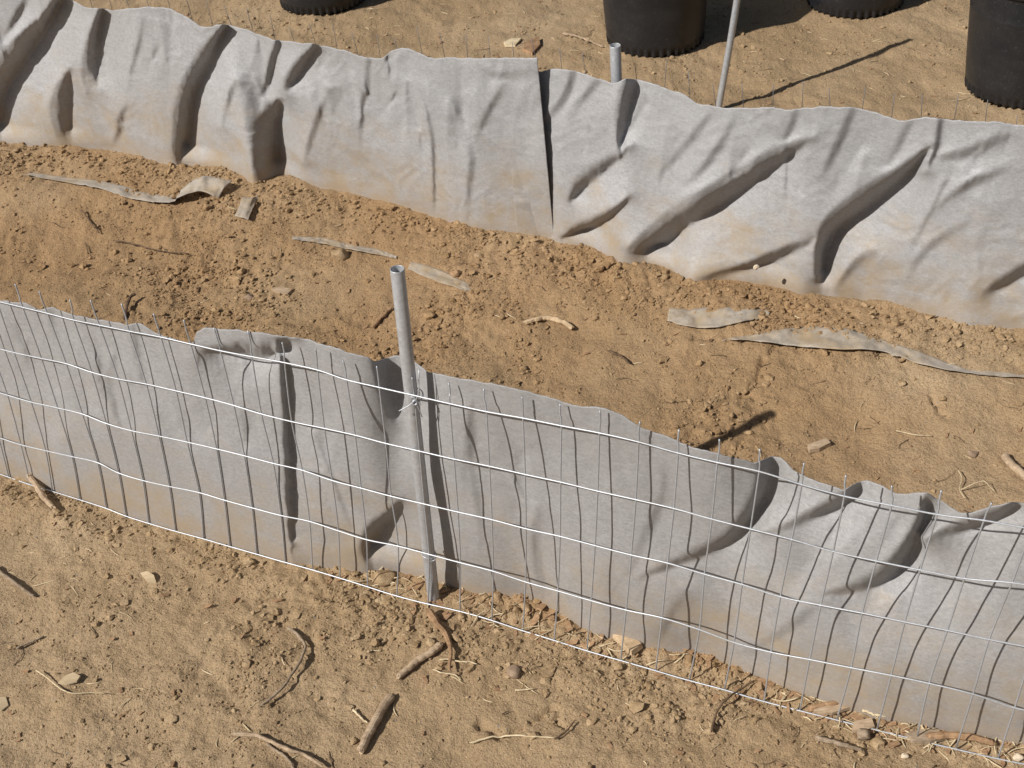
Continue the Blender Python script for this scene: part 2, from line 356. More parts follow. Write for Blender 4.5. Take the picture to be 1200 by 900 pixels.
# ------------------------------------------------------------------ loose clods and crumbs lying on it
def ico(n):
    bm = bmesh.new(); bmesh.ops.create_icosphere(bm, subdivisions=n, radius=1); bm.verts.ensure_lookup_table()
    v = np.array([q.co[:] for q in bm.verts]); f = np.array([[w.index for w in q.verts] for q in bm.faces]); bm.free(); return v, f
def facet(Vs, rg, k=9, lim=(.50, .82)):
    n = len(Vs); C = rg.normal(size=(n, k, 3)); C /= np.linalg.norm(C, axis=-1)[..., None]; m = rg.uniform(*lim, (n, k))
    for i in range(k):
        d = (Vs*C[:, None, i]).sum(-1); ex = np.maximum(d-m[:, None, i], 0)
        Vs = Vs - ex[..., None]*C[:, None, i]
    return Vs
def scatter(name, count, smin, smax, power, sub, mat_, dens, seed, flat=.62, **k):
    rg = np.random.default_rng(seed); bv, bf = ico(sub)
    n = count*7; x = rg.uniform(-1.5, 1.55, n); y = rg.uniform(.8, 4.0, n)
    q = proj(np.stack([x, y, 0*x+.05], 1)); ok = (q[:, 0] > -60) & (q[:, 0] < 1260) & (q[:, 1] > -70) & (q[:, 1] < 960)
    x, y = x[ok], y[ok]; ok = rg.random(len(x)) < dens(x, y); x, y = x[ok][:count], y[ok][:count]; n = len(x)
    u = rg.random(n); s = smin*(1-u*(1-(smin/smax)**power))**(-1/power)
    z = soil(x, y)
    Vs = np.repeat(bv[None], n, 0)
    ph = rg.uniform(0, 99, (n, 1, 3)); fr = 1.7
    P = Vs*fr + ph
    dsp = 1 + .34*np.sin(P[..., 0]*1.9+P[..., 1]*1.3)*np.cos(P[..., 2]*1.7+P[..., 1]) + rg.uniform(-.17, .17, (n, len(bv)))
    Vs = facet(Vs*dsp[..., None], rg)*rg.uniform(.65, 1.3, (n, 1, 3))
    a, b = rg.uniform(0, 6.28, n), rg.uniform(-.9, .9, n)
    ca, sa, cb, sb = np.cos(a)[:, None], np.sin(a)[:, None], np.cos(b)[:, None], np.sin(b)[:, None]
    v1 = np.stack([Vs[..., 0], Vs[..., 1]*cb-Vs[..., 2]*sb, Vs[..., 1]*sb+Vs[..., 2]*cb], -1)
    v1 = np.stack([v1[..., 0]*ca-v1[..., 1]*sa, v1[..., 0]*sa+v1[..., 1]*ca, v1[..., 2]*flat+.22], -1)*s[:, None, None]
    v1 = v1 + np.stack([x, y, z], 1)[:, None]
    Fc = (bf[None] + (np.arange(n)*len(bv))[:, None, None]).reshape(-1, 3)
    return mesh_obj(name, v1.reshape(-1, 3), Fc, mat_, smooth=False, origin=(0, 0, 0), attrs={'bed': np.repeat(bedmask(x, y), len(bv))}, **k)
def dens(x, y):
    q = (y-y_far(x)+.05)/.05
    return np.clip(.5*np.exp(-q*q)*(y < y_far(x)) + rough(x, y)**1.5*sst(fbm(x*7, y*7, 3, 61)*1.3+.42)*1.5, .015, 1)
def dens_fine(x, y): return np.clip(.06+1.3*rough(x, y)**1.3*sst(fbm(x*9, y*9, 3, 61)*1.4+.45), .02, 1)
scatter('soil_crumbs', 62000, .0011, .0036, 1.7, 1, M['clod'], dens_fine, 3, label='fine dry crumbs of soil strewn over the ground', cat='soil crumbs', kind='stuff')
scatter('soil_clods', 11000, .0030, .0100, 2.5, 2, M['clod'], dens, 4, label='loose tan clods of broken soil between and beside the two fences', cat='soil clods', kind='stuff')

# fine litter: straw bits, chips
def litter():
    rg = np.random.default_rng(21); parts = []
    n = 0
    while n < 620:
        x, y = rg.uniform(-1.3, 1.3), rg.uniform(.85, 3.9)
        q = proj(np.array([[x, y, .03]]))[0]
        if not (-30 < q[0] < 1230 and -40 < q[1] < 930): continue
        d = y-float(y_near(x)); w = .4 + 1.0*(d < 0) + .9*(q[0] > 850)*(d < .15)
        w += .6*(y > float(y_far(x)))
        if abs(d) < .01 or rg.random() > w/2.2: continue
        n += 1; L_ = rg.uniform(.006, .03)*(1 if rg.random() > .12 else 1.9); a = rg.uniform(0, math.pi*2); r = rg.uniform(.0004, .0011)
        k = rg.uniform(-.5, .5); t = np.linspace(-.5, .5, 5)
        px = x + L_*(t*math.cos(a) - k*t*t*math.sin(a)); py = y + L_*(t*math.sin(a) + k*t*t*math.cos(a))
        z = soil(px, py); z = z*.35 + z.max()*.65 + r*.7 + t*rg.uniform(-.12, .12)*L_
        parts.append(tube(np.stack([px, py, z], 1), r*np.array([.5, 1, 1, .9, .4]), 4))
    n = 0
    while n < 150:                                      # thicker along the foot of the front fabric
        if n < 95: u, w = rg.uniform(900, 1215), rg.uniform(806, 892)
        else: u, w = rg.uniform(395, 800), rg.uniform(664, 775)
        P = on_z(u, w, .004); d = P[1]-float(y_near(P[0]))
        if not (-.012 < d < .055): continue
        n += 1; x, y = P[0], P[1]; L_ = rg.uniform(.010, .038); a = rg.uniform(0, math.pi*2); r = rg.uniform(.0005, .0013); k = rg.uniform(-.7, .7); t = np.linspace(-.5, .5, 6)
        px = x + L_*(t*math.cos(a) - k*t*t*math.sin(a)); py = y + L_*(t*math.sin(a) + k*t*t*math.cos(a))
        z = soil(px, py); z = z*.3 + z.max()*.7 + r*.7 + rg.uniform(0, .004) + t*rg.uniform(-.2, .2)*L_
        parts.append(tube(np.stack([px, py, z], 1), r*np.array([.5, 1, 1, 1, .8, .4]), 4))
    return join(parts)
v, f = litter(); mesh_obj('straw_litter', v, f, M['straw'], origin=(0, 0, 0), label='short bits of dry straw and chaff littering the soil', cat='straw', kind='stuff')
def rootlets():
    rg = np.random.default_rng(77); parts = []; n = 0
    while n < 230:
        x, y = rg.uniform(-1.3, 1.3), rg.uniform(.85, 3.9); q = proj(np.array([[x, y, .03]]))[0]
        if not (-30 < q[0] < 1230 and -40 < q[1] < 930) or abs(y-float(y_near(x))) < .012 or abs(y-float(y_far(x))) < .02: continue
        n += 1; L_ = rg.uniform(.012, .055); a = rg.uniform(0, 6.28); t = np.linspace(0, 1, 9); hd = a + np.cumsum(rg.normal(0, .28, 9)); px = x+np.cumsum(np.cos(hd))*L_/9; py = y+np.cumsum(np.sin(hd))*L_/9
        z = soil(px, py); z = z*.45+z.max()*.55+.0006+rg.uniform(0, .002); r = rg.uniform(.0004, .0011)
        parts.append(tube(np.stack([px, py, z], 1), r*(1-.6*t), 5))
    return join(parts)
v, f = rootlets(); mesh_obj('rootlets', v, f, M['dark'], origin=(0, 0, 0), label='fine dark rootlets and twig ends strewn on the soil', cat='rootlets', kind='stuff')
def chips():
    rg = np.random.default_rng(31); parts = []; n = 0
    while n < 560:
        x, y = rg.uniform(-1.3, 1.3), rg.uniform(.85, 3.9)
        if n > 380:
            Pq = on_z(rg.uniform(380, 1215), rg.uniform(650, 892), .004); x, y = Pq[0], Pq[1]
            if not (-.02 < y-float(y_near(x)) < .06): continue
        q = proj(np.array([[x, y, .03]]))[0]
        if not (-30 < q[0] < 1230 and -40 < q[1] < 930): continue
        d = y-float(y_near(x))
        if n <= 380 and (abs(d) < .01 or rg.random() > .35+.5*(d < 0)+.8*(q[0] > 900)*(d < .1)): continue
        n += 1; L_ = rg.uniform(.004, .014)*(1.5 if n > 380 else 1); w_ = L_*rg.uniform(.25, .6); h_ = .0016; a = rg.uniform(0, 6.28); z = soil1(x, y)+.001
        c, s = math.cos(a), math.sin(a); tl = rg.uniform(-.4, .4); vv = []
        for zz in (0, h_):
            for (u, v_) in ((-.5, -.5), (.35, -.4), (.5, .1), (.2, .5), (-.5, .35)):
                uu, vv_ = u*L_*rg.uniform(.8, 1.2), v_*w_*rg.uniform(.8, 1.2); vv.append((x+uu*c-vv_*s, y+uu*s+vv_*c, z+zz+uu*tl))
        parts.append((vv, [(4, 3, 2, 1, 0), (5, 6, 7, 8, 9)]+[(i, (i+1) % 5, 5+(i+1) % 5, 5+i) for i in range(5)]))
    return join(parts)
v, f = chips(); mesh_obj('bark_crumbs', v, f, M['bark'], smooth=False, origin=(0, 0, 0), label='tiny flakes of bark and wood scattered in the dirt', cat='bark flakes', kind='stuff')

# ------------------------------------------------------------------ cloth sheets
def membrane(mask, val, hx, hy, k):
    # a taut skin: flat between the lines that hold it (screened Laplace, conjugate gradients)
    wx, wy = 1/hx**2, 1/hy**2
    def A(x):
        x = np.where(mask, 0, x); r = k*x
        d = x[1:]-x[:-1]; r[1:] += wx*d; r[:-1] -= wx*d
        d = x[:, 1:]-x[:, :-1]; r[:, 1:] += wy*d; r[:, :-1] -= wy*d
        return np.where(mask, 0, r)
    v = np.where(mask, val, 0.); rhs = np.zeros_like(v)
    d = v[1:]-v[:-1]; rhs[1:] -= wx*d; rhs[:-1] += wx*d
    d = v[:, 1:]-v[:, :-1]; rhs[:, 1:] -= wy*d; rhs[:, :-1] += wy*d
    rhs = np.where(mask, 0, rhs - 0*k*v); x = np.zeros_like(v); r = rhs.copy(); p = r.copy(); rs = (r*r).sum(); r0 = rs
    for _ in range(900):
        Ap = A(p); al = rs/max((p*Ap).sum(), 1e-30); x += al*p; r -= al*Ap; rn = (r*r).sum()
        if rn < 1e-9*r0: break
        p = r + (rn/rs)*p; rs = rn
    return np.where(mask, val, x)
def blur2(D, sx, sy):
    for ax, sg in ((0, sx), (1, sy)):
        m = int(max(1, 3*sg)); w = np.exp(-.5*(np.arange(-m, m+1)/max(sg, .3))**2); w /= w.sum()
        pad = [(0, 0), (0, 0)]; pad[ax] = (m, m); E = np.pad(D, pad, mode='edge'); out = np.zeros_like(D)
        for i, q in enumerate(w): out += q*(E[i:i+D.shape[0]] if ax == 0 else E[:, i:i+D.shape[1]])
        D = out
    return D
def crumple(x, y):                            # distance to the nearest of scattered points: flat facets meeting in creases
    ix, iy = np.floor(x).astype(int), np.floor(y).astype(int); best = np.full(x.shape, 9.)
    for a in (-1, 0, 1):
        for c in (-1, 0, 1):
            best = np.minimum(best, np.hypot(ix+a+_h(ix+a, iy+c, 2)/4096.-x, (iy+c+_h(ix+a, iy+c, 6)/4096.-y)))
    return best-.5
def drape(P, S, b, folds, pxcm, seed, wrinkle):
    iu = np.unique(np.linspace(0, len(S)-1, int((S[-1]-S[0])/.0035)).astype(int)); iv = np.unique(np.linspace(0, len(b)-1, 100).astype(int))
    Pc = P[np.ix_(iu, iv)]; q = proj(Pc); u, v = q[..., 0], q[..., 1]; pc = pxcm(u)
    hx = (S[-1]-S[0])*100/len(iu); hy = 40./len(iv)
    mask = np.zeros(u.shape, bool); val = np.zeros(u.shape)
    def lay(pts, am, w):
        best = np.full(u.shape, 1e9); a_ = np.zeros_like(u)
        for i in range(len(pts)-1):
            a, c = pts[i], pts[i+1]; d_ = c-a; t = np.clip(((u-a[0])*d_[0]+(v-a[1])*d_[1])/(d_@d_+1e-9), 0, 1); d = np.hypot(u-a[0]-t*d_[0], v-a[1]-t*d_[1])
            m = d < best; best = np.where(m, d, best); a_ = np.where(m, am[i]+(am[i+1]-am[i])*t, a_)
        m = (best/pc < w) & ~mask; val[m] = a_[m]; mask[m] = True
    small = []
    for fd in folds:
        raw = np.array(fd[0], float); big = raw[:, 2].max() >= 1.7
        ps = smooth_path(raw, 5*len(raw)); pts, am = ps[:, :2], np.maximum(ps[:, 2], 0)
        if not big: am = am*.55
        T_ = np.gradient(pts, axis=0); T_ /= np.linalg.norm(T_, axis=1)[:, None]; Nn = np.stack([-T_[:, 1], T_[:, 0]], 1)
        if (Nn @ np.array([.62, .78])).mean() < 0: Nn = -Nn
        w = (.50 + .62*am) if big else (.25+.9*am if len(fd) > 2 and fd[2] and fd[2] <= .4 else .9+.9*am)
        if len(fd) > 3:
            rb = smooth_path(np.array(fd[3], float), len(pts)); vp = pts*.26+rb*.74; lay(pts, .18*am, .22); lay(pts*.66+vp*.34, .02*am, .2); lay(vp, -1.12*am, .24); continue
        vp = pts + Nn*(w*np.interp(pts[:, 0], [0, 1200], [pxcm(0), pxcm(1200)]))[:, None]
        lay(pts, (.20 if big else .55)*am, .24); lay(vp, (-1.1 if big else -.80)*am, .24)
    D = membrane(mask, val, hx, hy, 1/11.**2)
    # slack creases running down from where the cloth is gathered on the wires
    rg = np.random.default_rng(seed+100); mask = np.zeros(u.shape, bool); val = np.zeros(u.shape)
    nS = int((S[-1]-S[0])/(.024 if wrinkle > 1 else .040))
    for i in range(nS):
        j = rg.integers(0, len(iu)); j1 = np.clip(j-rg.integers(-4, 22), 0, len(iu)-1); k0_ = len(iv)-1-rg.integers(0, 30); k1_ = max(0, k0_-rg.integers(18, 62)); am = rg.uniform(.16, .52)*wrinkle*(1 if rg.random() < .6 else -1)
        a, c = np.array([u[j, k0_], v[j, k0_]]), np.array([u[j1, k1_], v[j1, k1_]]); mid = (a+c)/2+rg.uniform(-5, 5, 2)
        lay(smooth_path([a, mid, c], 12), np.array([.8]+[1]*4+[.8]*3+[.5, .35, .15, 0])*am, .18)
    D = D + membrane(mask, val, hx, hy, 1/3.4**2)
    fu = np.interp(np.arange(len(S)), iu, np.arange(len(iu))); fv = np.interp(np.arange(len(b)), iv, np.arange(len(iv)))
    D = blur2(D, .65, .65)
    i0, j0 = np.minimum(fu.astype(int), len(iu)-2), np.minimum(fv.astype(int), len(iv)-2); a, c = (fu-i0)[:, None], (fv-j0)[None]
    D = D[np.ix_(i0, j0)]*(1-a)*(1-c)+D[np.ix_(i0+1, j0)]*a*(1-c)+D[np.ix_(i0, j0+1)]*(1-a)*c+D[np.ix_(i0+1, j0+1)]*a*c
    return blur2(D, 1.0, 1.0)
def sheet(name, Wf, base_px, base_z, top_px, top_off, folds, pxcm, ns, nb, s_rng, mat_, label, clampf=None, belly=None, seed=0, wrinkle=1.0, thick=.0009, edge_lift=None, group=None):
    bt = []
    for x, y in base_px:
        P = on_z(x, y, base_z(x, y)); s_, h_ = 0, 0
        # station along the fence and distance off it
        tab = ST if Wf is near_w else _fs; cx = _cx if Wf is near_w else _fx; cy = _cy if Wf is near_w else _fy
        j = int(np.argmin((cx-P[0])**2+(cy-P[1])**2)); th = math.atan2(cy[j+1]-cy[j-1], cx[j+1]-cx[j-1])
        bt.append((tab[j], -(P[0]-cx[j])*math.sin(th)+(P[1]-cy[j])*math.cos(th), P[2]))
    bt.sort(); bt = np.array(bt)
    tt = []
    for x, y in top_px:
        s_, h_ = hit(Wf, x, y, top_off(x)); tt.append((s_, h_, top_off(x)))
    tt = np.array(sorted(tt))
    S = np.linspace(s_rng[0], s_rng[1], ns); b = np.linspace(0, 1, nb); b = b**.95
    bo, bz = np.interp(S, bt[:, 0], bt[:, 1]), np.interp(S, bt[:, 0], bt[:, 2])
    gk = np.exp(-(np.arange(-20, 21)/7.)**2); gk /= gk.sum(); sm = lambda a, w=gk: np.convolve(np.pad(a, 20, mode='edge'), w, 'valid')
    bo, bz = sm(bo), sm(bz)
    th_, to = np.interp(S, tt[:, 0], tt[:, 1]), np.interp(S, tt[:, 0], tt[:, 2])
    Pb = Wf(S, 0*S, bo); Pb[:, 2] = bz; Pt = Wf(S, th_, to)
    to = sm(to); th_ = .6*th_+.4*sm(th_) + .0028*perlin(S*31, S*0+seed, 3) + .0012*perlin(S*95, S*0+seed, 4)
    Pt = Wf(S, th_, to)
    P = Pb[:, None]*(1-b)[None, :, None] + Pt[:, None]*b[None, :, None]
    SS, BB = np.meshgrid(S, b, indexing='ij')
    up = P[..., 2]-Pb[:, None, 2]
    q = proj(P); u, v = q[..., 0], q[..., 1]
    D = drape(P, S, b, folds, pxcm, seed, wrinkle)
    D += wrinkle*((.75 if clampf is None else .42)*perlin(SS*(6 if clampf is None else 10)+seed, BB*1.4+SS*2, 2) + (.0 if clampf is None else .42)*perlin(SS*26+BB*3+seed, BB*4, 6) + .020*fbm(SS*80, BB*30, 2, 12))
    D += (.30 if clampf is None else .13)*crumple(SS*24+seed+1.5*perlin(SS*12, BB*5, 8), BB*8.5+1.2*perlin(SS*12+9, BB*5, 9))*(.35+.65*sst(perlin(SS*4+seed, BB*1.5, 27)+.6))
    if belly is not None: D += belly(u, v, BB, SS)
    if edge_lift is not None: D += edge_lift(SS, BB)
    off = bo[:, None]*(1-b)[None]*100 + to[:, None]*b[None]*100
    toward = CAM - P; toward /= np.linalg.norm(toward, axis=-1)[..., None]
    hor = toward.copy(); hor[..., 2] = 0; hor /= np.linalg.norm(hor, axis=-1)[..., None]
    lift = sst(up/.07)[..., None]; dirv = hor*(1-lift)+toward*lift
    if clampf is not None:
        nrm = Wf(S, 0*S, -1.0)-Wf(S, 0*S, 0.0); tn = (dirv*nrm[:, None]).sum(-1)
        bo_min = 0; room = (off - clampf + 2.4*np.exp(-((u-266)/34)**4)*sst((BB-.86)/.08))/tn                          # how far it may come forward before it meets the wires
        D = D - .18*np.log1p(np.exp(np.clip((D-room)/.18, -50, 50)))
    D = D*(.30+.70*sst(up/.055))
    if clampf is not None: D = np.minimum(D, room)
    P = P + dirv*(D/100)[..., None]
    # buried skirt
    k = 5; sk = P[:, :1].repeat(k, 1).copy(); dz = np.linspace(.05, .010, k)
    sk[..., 2] -= dz[None]
    P = np.concatenate([sk, P], 1); upf = np.concatenate([np.zeros((ns, k)), up], 1)
    nbt = nb+k
    # slight thickness: a second skin just behind
    N_ = np.cross(np.gradient(P, axis=0), np.gradient(P, axis=1)); N_ /= np.linalg.norm(N_, axis=-1)[..., None]+1e-12
    if (N_*(CAM-P)).sum(-1).mean() < 0: N_ = -N_
    Bk = P - N_*thick
    Vv = np.concatenate([P.reshape(-1, 3), Bk.reshape(-1, 3)]); n0 = ns*nbt; gf = grid_faces(ns, nbt)
    ix = np.arange(n0).reshape(ns, nbt)
    def strip(e): return np.stack([e[:-1], e[1:], e[1:]+n0, e[:-1]+n0], 1)
    F_ = np.concatenate([gf, gf[:, ::-1]+n0, strip(ix[:, -1]), strip(ix[::-1, 0]), strip(ix[0]), strip(ix[-1][::-1])])
    o = mesh_obj(name, Vv, F_, mat_, attrs={'up': np.concatenate([upf.ravel()]*2)}, label=label, cat='fabric sheet', group=group)
    return o

NEAR_BASE = [(-70,530),(0,548),(30,555),(80,575),(105,592),(125,596),(150,607),(175,616),(206,625),(238,631),(270,642),(300,651),(330,656),(360,655),(400,660),(430,664),(460,667),(500,676),(540,687),(575,692),(610,695),(640,705),(680,728),(700,739),(760,753),(820,758),(860,773),(920,800),(980,820),(1040,836),(1100,846),(1160,858),(1200,864),(1280,882)]
NEAR_TOP = [(-70,335),(0,352),(30,355),(46,364),(62,360),(90,371),(120,375),(150,381),(165,378),(180,390),(215,401),(227,403),(230,389),(240,384),(260,385),(300,390),(330,394),(360,398),(400,410),(430,420),(440,424),(455,419),(475,417),(490,424),(500,437),(520,440),(560,447),(600,455),(640,465),(680,477),(700,477),(720,482),(750,500),(800,520),(840,532),(868,539),(884,545),(905,533),(914,534),(930,552),(945,560),(970,568),(988,576),(1004,566),(1016,562),(1030,567),(1050,580),(1070,578),(1088,577),(1097,582),(1110,592),(1125,603),(1140,601),(1160,594),(1186,588),(1200,591),(1280,606)]
near_folds = [
 ([(52,360,.9),(58,380,1.0),(70,405,.0)], 1.6, .5),
 ([(150,381,1.3),(153,400,1.6),(160,430,1.0),(168,470,0)], 2.2, .9),
 ([(232,404,0),(245,407,2.6),(268,402,3.6),(290,398,3.6),(302,404,3.4),(312,397,3.2),(330,393,2.4),(345,396,0)], 1.6, .45, [(236,408),(262,413),(285,420),(305,427),(322,425),(340,413),(345,404),(347,398)]),
 ([(324,400,1.8),(327,430,2.0),(331,480,2.0),(334,540,1.9),(336,600,1.8),(338,650,1.7)], 3.0, .35, [(331,400),(336,430),(340,480),(342,540),(342,600),(342,655)]),
 ([(366,506,0),(376,530,.7),(388,562,.9),(400,595,.7),(412,622,0)], 2.4, .3),
 ([(470,582,0),(455,598,2.4),(436,610,3.4),(424,626,3.6),(420,645,3.2),(424,664,2.0)], 3.2, 1.3, [(474, 585), (462, 608), (447, 630), (442, 650), (443, 664)]),
 ([(437,423,2.4),(441,445,2.4),(450,470,1.6),(462,500,0)], 3.0, 1.6),
 ([(594,552,0),(604,566,.9),(612,582,.9),(618,600,0)], 1.8, .4),
 ([(628,590,0),(622,620,1.3),(624,660,1.4),(632,700,.6)], 2.6, 1.4),
 ([(884,543,3.4),(881,570,3.8),(868,602,3.6),(842,628,2.8),(806,646,1.8),(770,664,1.0),(742,680,0)], 4.5, 1.0, [(912, 535), (911, 562), (898, 590), (880, 618), (858, 640), (825, 655), (780, 668), (745, 681)]),
 ([(990,575,2.8),(966,588,3.0),(940,602,2.4),(912,616,.8),(895,622,0)], 3.2, .8, [(1016, 563), (1010, 582), (990, 595), (965, 605), (935, 618), (896, 624)]),
 ([(1088,578,3.2),(1076,604,4.2),(1058,634,4.6),(1032,662,4.2),(1000,682,3.0),(966,693,1.0),(955,697,0)], 5.5, 1.5, [(1092, 584), (1086, 606), (1080, 632), (1070, 656), (1054, 678), (1030, 690), (990, 695), (956, 698)]),
 ([(1186,588,3.0),(1160,597,3.2),(1128,608,2.8),(1096,622,1.4),(1082,630,0)], 2.6, .8, [(1190, 594), (1180, 608), (1160, 618), (1134, 625), (1108, 629), (1083, 631)]),
 ([(962,697,0),(940,716,1.0),(912,736,1.0),(880,756,.5),(860,765,0)], 2.6, 1.0),
 ([(800,690,0),(780,720,.9),(770,745,.5)], 2.4, 1.2),
 ([(95,392,0),(120,440,.5),(135,500,.6),(150,560,0)], 3.0, 2.0),
 ([(545,470,0),(550,540,.6),(556,600,.5),(560,650,0)], 3.5, 2.2),
 ([(775,520,0),(770,580,.8),(745,640,.6),(730,680,0)], 3.5, 2.0),
]
def near_toff(x): return float(np.interp(x, [-60, 120, 225, 300, 420, 445, 490, 520, 700, 840, 885, 960, 1100, 1250], [.018, .012, .006, .010, .010, .034, .034, .014, .010, .012, .038, .045, .050, .050]))
def near_belly(u, v, b, s):
    k = np.interp(u, [0, 300, 380, 430, 510, 560, 700, 860, 1000, 1200], [.8, .6, .4, -.6, -.4, .6, .4, .8, 1.2, 2.2])
    k = k*1.0; left = -1.5*np.exp(-((b-.58)/.30)**2)*sst((440-u)/60)+ -.7*np.exp(-((b-.6)/.3)**2)*sst((u-500)/60)*sst((900-u)/80)
    valley = left - 2.3*np.exp(-((u-472)/24)**2)*sst((b-.35)/.4)
    return k*np.exp(-((b-.30)/.26)**2) + valley
near_sheet = sheet('landscape_fabric', near_w, NEAR_BASE, lambda x, y: .012, NEAR_TOP, near_toff, near_folds,
      lambda u: np.interp(u, [0, 1200], [6.4, 9.6]), 1150, 190, (-1.25, 1.15), M['near'],
      'weathered grey fabric sheet hung behind the bare wire mesh of the nearer fence', clampf=.35, belly=near_belly, seed=3, wrinkle=.8)

FAR_TOP_L = [(-80,-32),(0,-14),(60,-10),(84,0),(98,8),(113,10),(133,12),(152,10),(173,8),(200,10),(213,17),(233,30),(247,32),(263,28),(290,35),(320,47),(337,48),(353,51),(370,52),(400,58),(412,62),(427,68),(450,68),(458,60),(470,56),(480,57),(503,68),(560,68),(600,68),(636,68)]
FAR_BASE_L = [p for p in FAR_BASE if p[0] < 650]
far_folds_l = [
 ([(68,-6,5.5),(48,18,5.5),(16,45,5.5),(-8,78,5.5),(-20,118,5.0),(-24,160,4.0)], 4.5, 1.6, [(78, -6), (70, 12), (60, 43), (38, 75), (13, 115), (12, 165)]),
 ([(30,-5,0),(20,10,1.6),(10,28,1.2),(0,45,0)], 2.0, .8),
 ([(116,10,3.0),(104,36,3.6),(97,60,3.6),(95,88,2.6),(100,108,0)], 3.2, 1.0, [(123, 12), (122, 40), (121, 70), (122, 108)]),
 ([(82,78,0),(66,98,2.0),(58,122,2.6),(62,150,2.2),(72,172,1.0)], 3.0, 1.6, [(84, 80), (90, 105), (92, 140), (90, 172)]),
 ([(165,18,0),(160,50,.9),(152,80,.6),(150,100,0)], 2.6, 1.2),
 ([(150,118,0),(138,135,1.6),(135,155,1.4),(128,172,.6)], 2.6, 1.2),
 ([(264,28,3.6),(238,52,4.4),(216,86,4.8),(204,122,5.0),(201,160,4.6),(201,190,3.6)], 4.2, 1.4, [(266, 30), (258, 65), (237, 110), (230, 155), (218, 190)]),
 ([(322,48,1.4),(314,72,1.8),(310,95,1.4),(306,112,0)], 2.0, .8),
 ([(369,53,2.2),(347,70,3.0),(334,88,2.6),(329,106,0)], 2.8, .8, [(371, 56), (359, 86), (338, 112)]),
 ([(325,114,0),(311,124,3.0),(299,148,4.0),(296,185,4.2),(295,215,3.4)], 3.0, .9, [(330, 116), (336, 130), (335, 160), (335, 210)]),
 ([(275,92,0),(268,105,1.2),(262,125,1.0),(258,150,0)], 2.0, .9),
 ([(386,100,0),(372,130,1.0),(360,165,1.0),(355,190,0)], 2.6, 1.6),
 ([(428,70,.9),(426,100,1.1),(421,140,.9),(419,180,0)], 2.4, .9),
 ([(449,68,1.6),(453,80,1.4),(457,98,0)], 1.4, .35),
 ([(487,100,0),(497,125,.8),(504,160,1.3),(506,200,1.3),(507,245,.9)], 2.8, .4),
 ([(548,165,0),(549,190,1.1),(546,220,1.0),(544,255,.6)], 2.2, .8),
 ([(525,118,0),(532,128,1.4),(536,138,1.0),(542,150,0)], 1.8, 1.0),
 ([(590,95,0),(575,118,.9),(560,150,.6),(555,170,0)], 3.0, 1.6),
 ([(560,72,0),(580,84,.9),(610,82,.9),(630,78,.3)], 2.0, 1.4),
]
FAR_TOP_R = [(600,80),(635,85),(648,80),(667,82),(690,88),(715,97),(724,97),(733,93),(753,93),(773,102),(800,110),(820,122),(850,127),(880,126),(930,128),(960,125),(987,126),(1007,127),(1027,132),(1053,142),(1077,138),(1100,139),(1130,142),(1167,143),(1200,147),(1270,156)]
FAR_BASE_R = [p for p in FAR_BASE if p[0] >= 600]
far_folds_r = [
 ([(668,82,1.2),(662,102,1.6),(650,122,1.5),(636,138,.8)], 1.6, .7),
 ([(697,92,.8),(684,108,1.0),(670,124,.4),(665,135,0)], 1.6, .6),
 ([(729,94,2.8),(722,112,3.0),(719,138,2.6),(722,165,1.6),(726,182,0)], 2.2, .9, [(754, 94), (745, 130), (733, 165), (726, 184)]),
 ([(740,168,0),(712,182,1.8),(686,196,2.2),(670,214,2.0),(664,236,0)], 2.6, 1.6, [(742, 172), (722, 196), (700, 217), (682, 232), (666, 240)]),
 ([(742,226,0),(722,240,2.6),(698,252,3.2),(676,262,3.0),(656,276,2.0)], 3.0, 1.1, [(742, 230), (717, 257), (700, 270), (680, 280), (660, 286)]),
 ([(950,158,0),(925,166,2.2),(893,180,3.4),(852,204,4.4),(808,229,4.8),(768,258,4.8),(736,288,4.2)], 4.4, 1.4, [(958, 163), (927, 190), (895, 215), (863, 240), (830, 262), (800, 282), (764, 310)]),
 ([(1087,172,1.6),(1062,188,3.6),(1022,212,4.4),(986,236,4.6),(962,262,4.6),(954,295,4.2),(955,325,3.0)], 4.4, 1.5, [(1090, 176), (1062, 214), (1015, 255), (985, 276), (970, 300), (967, 340)]),
 ([(955,280,0),(925,286,1.8),(885,303,2.2),(846,316,2.0),(806,330,1.2)], 2.6, 1.4),
 ([(1098,142,1.5),(1096,164,1.6),(1088,186,1.4),(1082,200,0)], 2.0, .35),
 ([(1176,148,0),(1158,162,1.3),(1130,174,1.5),(1100,180,.8),(1090,183,0)], 2.0, 1.0),
 ([(1215,300,2.4),(1190,314,2.2),(1165,330,1.8),(1148,344,0)], 2.6, 1.2),
 ([(995,128,.9),(985,150,1.2),(972,180,1.0),(962,205,0)], 2.4, 1.4),
 ([(928,130,.7),(922,150,1.0),(914,165,0)], 2.0, .8),
 ([(1062,142,.6),(1050,165,.9),(1036,195,0)], 2.0, 1.2),
 ([(835,126,0),(815,150,1.0),(790,180,1.0),(770,205,0)], 3.0, 1.6),
 ([(860,130,0),(845,160,1.1),(820,195,.9),(800,215,0)], 2.6, 1.2),
 ([(1190,190,0),(1150,205,1.1),(1110,225,.9),(1090,250,0)], 3.4, 2.0),
 ([(1020,290,0),(1000,305,1.0),(985,325,.9),(975,345,0)], 2.6, 1.6),
 ([(1140,255,0),(1100,275,.9),(1070,305,.8),(1060,335,0)], 3.4, 2.0),
]
fpc = lambda u: np.interp(u, [0, 600, 1200], [4.7, 5.6, 7.2])
s_edge_t = hit(far_w, 636, 70, -.01)[0]; s_edge_b = hit(far_w, 641, 277, -.0)[0]
